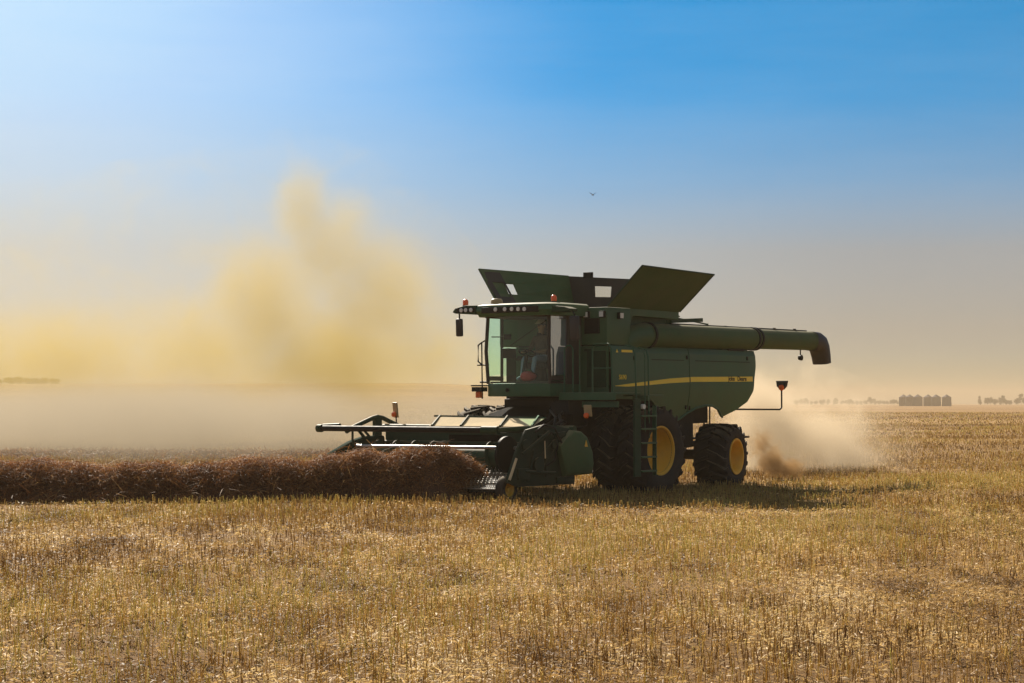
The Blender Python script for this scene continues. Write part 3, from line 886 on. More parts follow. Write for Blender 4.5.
# folded unloading auger
mb = MB()
ua = lambda t: (-0.75 + (-8.36 + 0.75) * t, 1.63 - 0.02 * t, 3.475 + 0.05 * t)
mb.tube([ua(0.0), ua(0.62)], [0.270, 0.262], 28)
mb.tube([ua(0.62), ua(1.0)], [0.243, 0.238], 28)
aug = mb.build("unloading_auger", GREEN_DUSTY, combine, smooth=40)
mb = MB()
mb.tube([(-0.30, 1.38, 3.05), (-0.36, 1.44, 3.30), (-0.52, 1.56, 3.44), (-0.80, 1.63, 3.475)], [0.25, 0.262, 0.275, 0.285], 24)
mb.build("elbow", GREEN, aug, smooth=40)
mb = MB()
for tt in (0.012, 0.605, 0.625):
    c = Vector(ua(tt)); mb.tube([c + Vector((0.035, 0, 0)), c - Vector((0.035, 0, 0))], 0.30 if tt < 0.5 else 0.285, 28)
mb.tube([ (ua(0.14)[0], 1.63, 3.475 + 0.29), (ua(0.96)[0], 1.61, 3.523 + 0.25)], 0.017, 6)
for tt in (0.3, 0.45, 0.75, 0.88):
    mb.box((ua(tt)[0], 1.62, ua(tt)[2] + 0.265), (0.06, 0.05, 0.05))
mb.build("ring_clamp", BLACK, aug, smooth=40)
mb = MB(); sec = []
for (u, z, tilt, hh, ww) in ((-8.25, 3.52, 0, 0.245, 0.245), (-8.45, 3.515, 12, 0.25, 0.25), (-8.62, 3.46, 38, 0.25, 0.25), (-8.73, 3.34, 62, 0.235, 0.24), (-8.80, 3.16, 76, 0.205, 0.235), (-8.85, 2.96, 80, 0.18, 0.23)):
    ca, sa = math.cos(R(tilt)), math.sin(R(tilt)); ring = []
    for k in range(20):
        a = 2 * math.pi * k / 20; p = abs(math.cos(a)) ** 0.7 * math.copysign(1, math.cos(a)) * hh; q = abs(math.sin(a)) ** 0.7 * math.copysign(1, math.sin(a)) * ww
        ring.append((u - p * sa, 1.61 + q, z + p * ca))
    sec.append(ring)
mb.add([p for r_ in sec for p in r_], [(i * 20 + k, i * 20 + (k + 1) % 20, (i + 1) * 20 + (k + 1) % 20, (i + 1) * 20 + k) for i in range(5) for k in range(20)] + [tuple(range(100, 120))])
mb.build("spout", MIRROR_BACK, aug, smooth=50)
mb = MB()
mb.tube([(-7.75, 1.61, 3.30), (-7.75, 1.61, 3.12)], 0.018, 6)
mb.lathe([(-0.075, 0.0), (-0.05, 0.06), (0.03, 0.075), (0.06, 0.0)], 14, 'y', centre=(-7.75, 1.62, 3.09))
mb.build("auger_lamp", BLACK, aug, smooth=40)
mb = MB()
mb.box((-4.55, 1.55, 3.24), (0.7, 0.30, 0.09)); mb.box((-5.0, 1.5, 3.22), (0.5, 0.16, 0.05)); mb.box((-4.1, 1.45, 3.26), (0.2, 0.4, 0.12))
mb.build("auger_cradle", BLACK, combine, bevel=0.01)

# cab -------------------------------------------------------------------------
cab = MB()
cab.prism([(1.75, -0.86), (1.92, -0.45), (1.97, 0), (1.92, 0.45), (1.75, 0.86), (0.55, 0.90), (0.55, -0.90)], 'z', 2.10, 2.385)
cab = cab.build("cab", GREEN, combine, bevel=0.02, smooth=30)
mb = MB()
mb.box((0.60, 0, 3.1), (0.06, 1.72, 1.45)); mb.box((1.15, 0, 2.41), (1.1, 1.66, 0.04)); mb.box((1.2, 0, 3.845), (1.35, 1.66, 0.03))
mb.build("cab_interior", CAB_DARK, cab)
for s in (-1, 1):
    MB().tube([(1.74, s * 0.855, 2.38), (1.80, s * 0.87, 3.1), (1.76, s * 0.845, 3.88)], 0.040, 8).build("pillar", CAB_DARK, cab, smooth=40)
    MB().tube([(1.20, s * 0.90, 2.38), (1.18, s * 0.91, 3.86)], 0.035, 8).build("pillar", CAB_DARK, cab, smooth=40)
    MB().box((1.45, s * 0.89, 2.50), (0.55, 0.04, 0.10)).build("door_sill", CAB_DARK, cab)
MB().box((0.87, 0.88, 3.12), (0.58, 0.05, 1.5)).build("quarter_panel", CAB_DARK, cab)
MB().add([(1.16, -0.90, 2.55), (0.64, -0.89, 2.60), (0.64, -0.88, 3.82), (1.16, -0.90, 3.85)], [(0, 1, 2, 3)]).build("side_window", GLASS, cab)
def curved_glass(z0, z1):
    m_ = MB(); pts = [(1.76, -0.83), (1.87, -0.55), (1.94, -0.25), (1.96, 0), (1.94, 0.25), (1.87, 0.55), (1.76, 0.83)]
    vs = [(x, y, z) for z in (z0, (z0 + z1) / 2, z1) for (x, y) in pts]
    n = len(pts); fs = [(r * n + i, r * n + i + 1, (r + 1) * n + i + 1, (r + 1) * n + i) for r in range(2) for i in range(n - 1)]
    return m_.add(vs, fs)
curved_glass(2.385, 3.86).build("windscreen", GLASS, cab, smooth=60)
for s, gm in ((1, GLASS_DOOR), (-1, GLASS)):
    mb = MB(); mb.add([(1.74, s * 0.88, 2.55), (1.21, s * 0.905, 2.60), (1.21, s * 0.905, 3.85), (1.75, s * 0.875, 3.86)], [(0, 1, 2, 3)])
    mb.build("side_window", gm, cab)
mb = MB()
roof = [(2.05, 0.0), (2.03, 0.5), (1.95, 0.95), (1.72, 1.12), (1.2, 1.12), (0.55, 1.06), (0.40, 0.8), (0.40, -0.8), (0.55, -1.06), (1.2, -1.12), (1.72, -1.12), (1.95, -0.95), (2.03, -0.5)]
K = len(roof)
vs = [(x, y, 3.86) for x, y in roof] + [(x * 1.0 + 0.08, y * 1.02, 3.98) for x, y in roof] + [(x * 1.0 + 0.06, y * 1.01, 4.10) for x, y in roof] + [(1.1 + (x - 1.1) * 0.94, y * 0.94, 4.135) for x, y in roof]
fs = [tuple(range(K))[::-1], tuple(range(3 * K, 4 * K))]
for r in range(3):
    for i in range(K): fs.append((r * K + i, r * K + (i + 1) % K, (r + 1) * K + (i + 1) % K, (r + 1) * K + i))
rf = mb.add(vs, fs).build("roof", GREEN, cab, smooth=28)
MB().prism([(-1.02, 3.91), (-1.02, 4.12), (-1.30, 4.13), (-1.62, 4.07), (-1.70, 3.98), (-1.62, 3.95)], 'x', 1.62, 1.98).build("roof_wing", GREEN_DARK, rf, bevel=0.02)
MB().prism([(1.02, 3.91), (1.02, 4.06), (1.35, 4.03), (1.52, 3.98), (1.50, 3.92)], 'x', 1.62, 1.92).build("roof_wing", GREEN_DARK, rf, bevel=0.02)
mb = MB()
mb.prism([(2.085, -0.78), (2.135, -0.4), (2.15, 0), (2.135, 0.4), (2.085, 0.78), (2.0, 0.78), (2.0, -0.78)], 'z', 3.925, 4.055)
mb.prism([(1.99, -1.58), (1.99, -1.05), (1.93, -1.05), (1.93, -1.58)], 'z', 3.97, 4.07)
bar = mb.build("light_bar", BLACK, rf, bevel=0.01)
for (u, v, z) in ((2.155, -0.07, 4.0), (2.152, 0.12, 4.0), (2.142, 0.29, 3.995), (2.130, 0.45, 3.99), (1.995, -1.30, 4.02), (1.995, -1.15, 4.02), (1.995, -1.43, 4.02), (2.155, -0.33, 4.0)):
    MB().lathe([(0.0, 0.0), (0.012, 0.03), (0.008, 0.045), (-0.01, 0.048)], 14, 'x', centre=(u, v, z)).build("lens", LAMP, bar, smooth=40)
def beacon(u, v, z):
    b = MB().lathe([(0, 0.0), (0, 0.07), (0.05, 0.07), (0.05, 0.0)], 16, 'z', centre=(u, v, z)).build("beacon", BLACK, rf, smooth=40)
    MB().lathe([(0.051, 0.062), (0.13, 0.066), (0.165, 0.055), (0.185, 0.03), (0.19, 0.0)], 16, 'z', centre=(u, v, z)).build("amber_dome", AMBER, b, smooth=60)
beacon(1.75, -1.50, 4.09); beacon(1.55, 0.82, 4.12)
mb = MB()
mb.lathe([(0.0, 0.0), (0.0, 0.12), (0.05, 0.135), (0.12, 0.13), (0.155, 0.10), (0.165, 0.0)], 20, 'z', centre=(1.80, -0.57, 4.10))
mb.build("position_receiver", CREAM, rf, smooth=50)
for (s, v, zc, arm0, w_, h_) in ((-1, -1.57, 3.64, (1.85, -1.60, 3.98), 0.16, 0.40), (1, 1.62, 3.56, (1.78, 1.46, 3.95), 0.24, 0.52)):
    mrr = MB().tube([arm0, (1.88, v, zc + h_ / 2 + 0.04), (1.88, v, zc)], 0.018, 8).build("mirror_arm", BLACK, cab, smooth=40)
    mb = MB().box((1.88, v, zc), (0.09, w_, h_), (0, R(3), R(-8 * s)))
    mb.build("mirror_housing", MIRROR_BACK, mrr, bevel=0.035, smooth=40)
mb = MB()
mb.tube([(1.72, -1.04, 2.05), (1.72, -1.06, 3.30), (1.74, -0.90, 3.36)], 0.018, 8)
mb.tube([(1.72, -1.06, 3.30), (1.72, -1.16, 3.24), (1.72, -1.16, 2.88), (1.72, -1.05, 2.80)], 0.018, 8)
mb.tube([(1.72, -1.18, 2.80), (1.72, -0.86, 2.80)], 0.018, 8)
mb.box((1.72, -1.08, 2.34), (0.30, 0.34, 0.03)); mb.box((1.72, -1.12, 2.26), (0.24, 0.26, 0.10)); mb.tube([(1.72, -1.1, 2.42), (1.72, -0.86, 2.42)], 0.02, 8)
stp = mb.build("side_step", BLACK, cab, smooth=40)
MB().box((1.76, -1.10, 2.14), (0.10, 0.14, 0.14)).build("marker_lamp", AMBER, stp, bevel=0.02)
mb = MB()
mb.tube([(1.80, 0.80, 3.75), (1.93, -0.1, 3.2)], 0.008, 6)
mb.build("wiper", BLACK, cab, smooth=40)
MB().lathe([(0, 0), (0.0, 0.045), (0.02, 0.045), (0.03, 0)], 12, 'x', centre=(1.985, -0.12, 2.24)).build("round_badge", BLACK, cab, smooth=40)
# seat and controls
mb = MB()
mb.box((0.98, 0.02, 2.78), (0.50, 0.54, 0.14)); mb.box((0.76, 0.02, 3.18), (0.14, 0.52, 0.72), (0, R(-8), 0)); mb.box((0.72, 0.02, 3.62), (0.10, 0.28, 0.18), (0, R(-8), 0))
mb.tube([(0.98, 0.02, 2.42), (0.98, 0.02, 2.74)], [0.17, 0.12], 12)
mb.box((1.05, -0.36, 2.95), (0.46, 0.12, 0.10))
mb.build("seat", SEAT, cab, bevel=0.03, smooth=40)
mb = MB()
mb.tube([(1.60, 0.0, 2.42), (1.46, 0.0, 3.02)], [0.06, 0.04], 10)
ctr = Vector((1.44, 0.0, 3.06)); ring = []
rot = Euler((0, R(-24), 0)).to_matrix()
for k in range(25):
    a = 2 * math.pi * k / 24
    ring.append(ctr + rot @ Vector((0.19 * math.cos(a), 0.19 * math.sin(a), 0)))
mb.tube(ring, 0.016, 8, cap=False)
for a in (0.3, 2.4, 4.4):
    mb.tube([ctr, ctr + rot @ Vector((0.19 * math.cos(a), 0.19 * math.sin(a), 0))], 0.012, 6)
mb.build("steering_wheel", BLACK, cab, smooth=50)
mb = MB()
mb.box((1.42, -0.52, 3.06), (0.05, 0.30, 0.22), (0, R(10), R(30))); mb.tube([(1.2, -0.42, 2.9), (1.40, -0.5, 3.0)], 0.02, 8)
mb.build("monitor", BLACK, cab, bevel=0.01)
mb = MB()
mb.box((1.5, -0.50, 3.42), (0.05, 0.16, 0.12), (0, 0, R(20))); mb.tube([(1.70, -0.80, 3.42), (1.5, -0.52, 3.42)], 0.014, 6)
mb.build("monitor", BLACK, cab, bevel=0.01)

# walkway, rails, ladder ---------------------------------------------------------
mb = MB()
mb.box((1.05, 1.68, 2.16), (0.95, 1.50, 0.05)); mb.box((1.51, 1.68, 2.10), (0.035, 1.50, 0.16)); mb.box((0.56, 2.42, 2.06), (0.05, 0.40, 0.12))
mb.box((1.40, 1.95, 1.93), (0.05, 0.95, 0.13)); mb.box((0.2, 2.25, 2.12), (0.7, 0.6, 0.04))
plat = mb.build("walkway", GREEN, combine, bevel=0.01)
def rail(pts, r=0.019):
    MB().tube(pts, r, 8).build("handrail", GREEN_RAIL, plat, smooth=40)
rail([(1.48, 1.05, 2.15), (1.48, 1.05, 3.12), (1.48, 1.12, 3.20), (1.48, 1.22, 3.20), (1.48, 1.28, 3.12), (1.48, 1.28, 2.15)])
rail([(1.48, 1.46, 2.15), (1.48, 1.46, 3.62), (1.48, 1.36, 3.66)])
rail([(1.48, 2.32, 2.15), (1.48, 2.30, 3.12), (1.48, 2.22, 3.22), (1.48, 1.86, 3.22), (1.48, 1.80, 3.14), (1.48, 1.80, 2.15)])
rail([(1.48, 2.30, 2.70), (1.48, 1.80, 2.70)], 0.015)
rail([(0.98, 2.60, 1.9), (0.98, 2.56, 3.0), (0.98, 2.50, 3.16), (0.98, 2.30, 3.2)])
rail([(0.50, 2.60, 1.2), (0.50, 2.58, 2.9), (0.48, 2.52, 3.1), (0.48, 2.3, 3.16)])
rail([(0.66, 2.60, 1.3), (0.66, 2.60, 3.0), (0.62, 2.5, 3.14)], 0.015)
mb = MB()
mb.box((1.17, 2.74, 1.22), (0.22, 0.05, 1.66)); mb.box((1.06, 2.71, 1.22), (0.03, 0.10, 1.66))
stg = mb
mb = MB()
mb.box((0.46, 2.71, 1.15), (0.03, 0.10, 1.5))
lad = mb.build("ladder", GREEN_RAIL, combine, bevel=0.008)
stg.build("stringer", GREEN_DARK, lad, bevel=0.008)
for z in (0.50, 0.80, 1.10, 1.40, 1.68):
    MB().box((0.76, 2.71, z), (0.58, 0.16, 0.035)).build("step", GREEN, lad, bevel=0.006)
mb = MB()
mb.tube([(0.98, 2.74, 1.88), (0.98, 2.80, 1.88)], 0.055, 14)
mb.build("ladder_lamp", LAMP, lad, smooth=40)

# feeder house ----------------------------------------------------------------------
mb = MB()
mb.prism([(0.9, 1.30), (0.9, 1.92), (1.5, 1.80), (3.25, 1.30), (3.25, 0.42), (2.9, 0.40)], 'y', -0.75, 0.75)
mb.build("feeder_house", MATTE, combine, bevel=0.02)
mb = MB()
mb.box((1.55, 1.15, 1.85), (0.5, 0.5, 0.28)); mb.tube([(1.6, 0.95, 1.95), (1.8, 1.25, 1.75), (2.6, 1.2, 1.35)], 0.03, 8); mb.tube([(1.6, 0.85, 2.0), (2.0, 1.0, 1.6), (2.9, 0.95, 1.3)], 0.025, 8)
mb.tube([(1.0, 0.82, 0.75), (2.9, 0.85, 0.62)], 0.07, 10)
mb.build("hydraulic_hoses", BLACK, combine, smooth=40)

# pickup header -----------------------------------------------------------------------
mb = MB()
mb.box((3.22, 0, 0.86), (0.06, 5.1, 0.95)); mb.tube([(3.25, -2.62, 1.42), (3.25, 2.62, 1.42)], 0.075, 12); mb.box((3.5, 0, 0.34), (0.6, 5.1, 0.06))
mb.tube([(3.28, -2.55, 1.10), (3.28, 2.55, 1.10)], 0.04, 8)
hdr = mb.build("pickup_header", GREEN_DARK, combine, smooth=35)
mb = MB()
mb.prism([(4.20, 1.53), (4.80, 1.43), (5.10, 1.05), (5.40, 0.50), (5.42, 0.40), (5.1, 0.30), (3.2, 0.30), (3.2, 1.40), (3.8, 1.50)], 'y', 2.52, 2.58)
mb.box((4.0, 2.60, 1.30), (0.9, 0.05, 0.10), (0, R(4), 0)); mb.box((4.95, 2.60, 0.55), (0.35, 0.06, 0.22)); mb.box((3.55, 2.60, 0.40), (0.6, 0.05, 0.12)); mb.lathe([(0, 0), (0, 0.12), (0.04, 0.12), (0.04, 0)], 18, 'y', centre=(4.85, 2.58, 1.12))
mb.box((4.2, 2.60, 0.95), (0.06, 0.05, 0.95)); mb.box((4.7, 2.60, 0.72), (0.05, 0.05, 0.62), (0, R(-20), 0))
mb.tube([(5.0, 2.62, 0.95), (4.15, 2.64, 1.38)], 0.035, 8); mb.tube([(4.9, 2.62, 0.6), (3.9, 2.62, 0.55)], 0.03, 8)
mb.lathe([(0, 0), (0, 0.16), (0.05, 0.16), (0.05, 0)], 20, 'y', centre=(4.45, 2.59, 0.72)); mb.lathe([(0, 0), (0, 0.10), (0.06, 0.10), (0.06, 0)], 18, 'y', centre=(3.95, 2.60, 1.12))
mb.tube([(4.45, 2.63, 0.88), (3.95, 2.63, 1.22)], 0.012, 6); mb.tube([(4.45, 2.63, 0.56), (3.95, 2.63, 1.02)], 0.012, 6)
mb.build("end_frame", FRAME_DARK, hdr, bevel=0.008, smooth=35)
mb = MB()
mb.patch((5.42, 2.60, 0.46), (5.36, 2.60, 0.44), (5.14, 2.60, 0.86), (5.19, 2.60, 0.88), th=0.02)
mb.build("edge_strip", DUSTY_SHEET, hdr)
MB().tube([(4.30, 2.66, 0.85), (4.32, 2.66, 1.20)], 0.014, 6).build("lever", DUSTY_SHEET, hdr)
mb = MB()
mb.tube([(4.55, 2.60, 1.38), (4.35, 2.66, 1.52), (4.0, 2.67, 1.46), (3.75, 2.66, 1.15), (3.6, 2.62, 1.0)], 0.022, 8)
mb.tube([(4.3, 2.60, 1.30), (4.1, 2.67, 1.36), (3.9, 2.67, 1.1), (4.0, 2.66, 0.8), (4.2, 2.62, 0.7)], 0.018, 8)
mb.tube([(3.5, 2.3, 1.50), (3.3, 2.35, 1.60), (3.0, 2.2, 1.55), (2.6, 1.8, 1.50), (2.0, 1.3, 1.7)], 0.03, 8)
mb.tube([(3.4, 2.2, 1.46), (3.2, 2.1, 1.66), (2.8, 1.8, 1.66), (2.2, 1.2, 1.8)], 0.024, 8)
mb.build("hoses", BLACK, hdr, smooth=50)
# bulged side shield
sh = [(3.86, 1.09), (3.66, 0.47), (2.74, 0.49), (2.68, 0.70), (2.72, 0.95), (2.92, 1.27), (3.14, 1.39), (3.42, 1.41)]
mb = MB(); n = len(sh); cu_, cz_ = 3.2, 0.92
vs = [(x, 2.60, z) for x, z in sh] + [(cu_ + (x - cu_) * 0.97, 2.70, cz_ + (z - cz_) * 0.97) for x, z in sh] + [(cu_ + (x - cu_) * 0.82, 2.745, cz_ + (z - cz_) * 0.82) for x, z in sh] + [(cu_, 2.76, cz_)]
fs = [tuple(range(n))]
for r in range(2):
    for i in range(n): fs.append((r * n + i, r * n + (i + 1) % n, (r + 1) * n + (i + 1) % n, (r + 1) * n + i))
for i in range(n): fs.append((2 * n + i, 2 * n + (i + 1) % n, 3 * n))
shd = mb.add(vs, fs).build("side_shield", GREEN_DUSTY, hdr, smooth=50)
MB().prism([(3.09, 1.06), (2.97, 1.06), (3.03, 1.20)], 'y', 2.725, 2.752).build("warning_decal", YELLOW, shd)
# far end: divider and arched arm
mb = MB()
dv = [(5.16, 0.40), (5.12, 0.72), (4.92, 0.90), (4.30, 1.14), (3.90, 1.23), (3.30, 1.25), (3.2, 0.40)]
mb.prism(dv, 'y', -2.52, -2.74)
mb.build("divider", DIVIDER, hdr, bevel=0.06, smooth=60)
mb = MB()
mb.tube([(4.45, -2.62, 1.34), (4.2, -2.62, 1.44), (3.62, -2.62, 1.62), (3.45, -2.62, 1.655), (3.28, -2.62, 1.63), (2.75, -2.62, 1.45)], 0.05, 10)
mb.box((3.45, -2.62, 1.36), (0.20, 0.10, 0.55)); mb.tube([(4.1, -2.62, 1.40), (3.75, -2.62, 1.10)], 0.035, 8); mb.tube([(4.25, -2.62, 1.12), (4.25, -2.62, 1.42)], 0.025, 8); mb.tube([(3.95, -2.62, 1.42), (3.62, -2.62, 1.15)], 0.03, 8)
mb.build("reel_arm", GREEN_DARK, hdr, smooth=40)
# windguard bar in front
mb = MB()
mb.tube([(5.02, -2.92, 1.415), (5.02, 2.0, 1.415)], 0.062, 14)
wg = mb.build("windguard_bar", BLACK, hdr, smooth=50)
mb = MB()
mb.tube([(5.02, -2.92, 1.415), (5.02, -2.80, 1.415)], 0.085, 12); mb.tube([(4.94, -2.85, 1.47), (4.94, -2.35, 1.49)], 0.04, 8); mb.tube([(5.02, -2.5, 1.415), (4.5, -2.6, 1.40), (3.3, -2.6, 1.42)], 0.045, 8)
mb.build("bar_bracket", GREEN_DARK, wg, smooth=40)
mb = MB()
mb.tube([(5.02, 1.62, 1.415), (5.02, 2.02, 1.415)], 0.085, 12)
mb.tube([(5.02, 2.02, 1.42), (4.6, 2.45, 1.46), (4.2, 2.52, 1.44), (3.3, 2.5, 1.42)], 0.05, 10)
mb.build("bar_bracket", GREEN_DARK, wg, smooth=40)
# slanted top sheet with ribs
mb = MB()
mb.patch((2.95, -1.15, 1.66), (2.95, 1.62, 1.63), (3.42, 1.62, 1.46), (3.42, -1.15, 1.46), th=0.015)
ts = mb.build("top_sheet", DUSTY_SHEET, hdr)
mb = MB()
for v in (-1.15, -0.35, 0.72, 1.55):
    mb.tube([(2.93, v - 0.1, 1.68), (3.44, v + 0.1, 1.475)], 0.028, 6)
mb.tube([(2.94, -1.40, 1.675), (2.94, 1.65, 1.645)], 0.022, 6)
mb.build("rib", GREEN_DARK, ts, smooth=40)
# feed auger with flighting
mb = MB()
mb.tube([(3.85, -2.45, 0.80), (3.85, 2.45, 0.80)], 0.24, 28)
for half, sgn in ((-1, 1), (1, -1)):
    n = 90; vs = []; fs = []
    for k in range(n + 1):
        a = sgn * 2 * math.pi * 3.6 * k / n; v = half * (0.5 + 1.9 * k / n)
        vs += [(3.85 + 0.24 * math.cos(a), v, 0.80 + 0.24 * math.sin(a)), (3.85 + 0.36 * math.cos(a), v, 0.80 + 0.36 * math.sin(a))]
        vs += [(3.85 + 0.24 * math.cos(a), v + 0.012, 0.80 + 0.24 * math.sin(a)), (3.85 + 0.36 * math.cos(a), v + 0.012, 0.80 + 0.36 * math.sin(a))]
    for k in range(n):
        q = k * 4
        fs += [(q, q + 1, q + 5, q + 4), (q + 2, q + 6, q + 7, q + 3), (q + 1, q + 3, q + 7, q + 5)]
    mb.add(vs, fs)
mb.build("feed_auger", GREEN_DARK, hdr, smooth=40)
MB().lathe([(0, 0), (0, 0.37), (0.06, 0.37), (0.06, 0)], 28, 'y', centre=(4.55, 1.85, 0.92)).build("drive_disc", BLACK, hdr, smooth=40)
mb = MB()
mb.tube([(4.35, -2.4, 1.03), (4.35, 2.4, 1.05)], 0.035, 12)
mb.build("hold_down_pipe", STEEL, hdr, smooth=50)
# pickup belt with rows of steel tines
mb = MB()
mb.patch((4.05, -2.3, 0.50), (4.05, 2.3, 0.50), (5.35, 2.3, 0.22), (5.35, -2.3, 0.22), th=0.07)
belt = mb.build("pickup_belt", BLACK, hdr)
mb = MB()
for i in range(9):
    u = 4.15 + i * 0.15; z = 0.50 - (u - 4.05) * 0.215 + 0.035
    mb.box((u, 0, z), (0.035, 4.5, 0.02))
    for j in range(45):
        v = -2.2 + j * 0.1
        mb.tube([(u, v, z), (u + 0.05, v, z + 0.13)], 0.006, 4)
mb.build("tine", STEEL, belt)
# gauge wheels
def gauge(v):
    g = MB().lathe([(-0.08, 0.14), (-0.10, 0.20), (-0.09, 0.25), (-0.05, 0.27), (0.05, 0.27), (0.09, 0.25), (0.10, 0.20), (0.08, 0.14)], 28, 'y', centre=(5.18, v, 0.25), closed=True).build("gauge_wheel", RUBBER, hdr, smooth=40)
    MB().lathe([(0.085, 0.15), (0.07, 0.13), (0.03, 0.11), (0.03, 0.05), (0.07, 0.045), (0.07, 0)], 24, 'y', centre=(5.18, v, 0.25)).build("hub", YELLOW, g, smooth=40)
    return g
gauge(2.36); gauge(-2.40)
# warning lamps on arms at both ends of the header
for s in (1, -1):
    a = MB()
    if s > 0: a.tube([(2.75, 2.15, 1.45), (2.76, 2.45, 1.44), (2.78, 2.58, 1.50), (2.78, 2.60, 1.68)], 0.018, 8)
    else: a.tube([(3.0, -2.3, 1.45), (2.85, -2.58, 1.46), (2.85, -2.60, 1.68)], 0.018, 8)
    u, v = (2.78, 2.60) if s > 0 else (2.86, -2.62)
    ar = a.build("warning_arm", BLACK, hdr, smooth=40)
    MB().box((u - 0.02, v, 1.80), (0.03, 0.26 if s > 0 else 0.20, 0.24 if s > 0 else 0.34), (0, R(6), R(-20))).build("reflector_panel", CREAM, ar, bevel=0.01)
    MB().lathe([(0, 0), (0.0, 0.06), (0.04, 0.055), (0.05, 0)], 14, 'x', centre=(u + 0.02, v, 1.70)).build("amber_lens", AMBER, ar, smooth=40)

# rear warning lamp on its arm
mb = MB()
mb.tube([(-5.0, 1.2, 1.80), (-6.60, 1.68, 1.79), (-6.66, 1.70, 1.84), (-6.66, 1.70, 2.30)], 0.022, 8)
ra = mb.build("rear_lamp_arm", BLACK, combine, smooth=40)
mb = MB(); mb.prism([(1.55, 2.50), (1.87, 2.50), (1.84, 2.36), (1.76, 2.28), (1.66, 2.28), (1.57, 2.36)], 'x', -6.70, -6.64)
mb.build("lamp_housing", MIRROR_BACK, ra, bevel=0.01)
MB().lathe([(0, 0), (0.0, 0.075), (0.04, 0.065), (0.055, 0)], 16, 'x', centre=(-6.64, 1.71, 2.33)).build("amber_lens", AMBER, ra, smooth=40)

# ------------------------------------------------------------------ the driver and a bag in the cab
SKIN = material("skin", (0.42, 0.22, 0.14), 0.6, vary=0.08)
SHIRT = material("shirt_cloth", (0.16, 0.10, 0.07), 0.9, vary=0.2, scale=12)
JEANS = material("denim", (0.30, 0.34, 0.40), 0.9, vary=0.15, scale=14)
CAP = material("cap_cloth", (0.45, 0.40, 0.33), 0.9, vary=0.1)
def skin_body(name, pts, edges, radii, mat, parent=None, root=0, sub=2):
    me = bpy.data.meshes.new(name); me.from_pydata(pts, edges, [])
    o = bpy.data.objects.new(name, me); COL.objects.link(o)
    md = o.modifiers.new("skin", 'SKIN')
    for i, r in enumerate(radii):
        me.skin_vertices[0].data[i].radius = (r, r) if not isinstance(r, tuple) else r
    me.skin_vertices[0].data[root].use_root = True
    sd = o.modifiers.new("sub", 'SUBSURF'); sd.levels = sub; sd.render_levels = sub
    dg = bpy.context.evaluated_depsgraph_get(); dg.update()
    m2 = bpy.data.meshes.new_from_object(o.evaluated_get(dg))
    o.modifiers.clear(); o.data = m2
    m2.materials.clear(); m2.materials.append(mat)
    for p in m2.polygons: p.use_smooth = True
    if parent: o.parent = parent
    return o
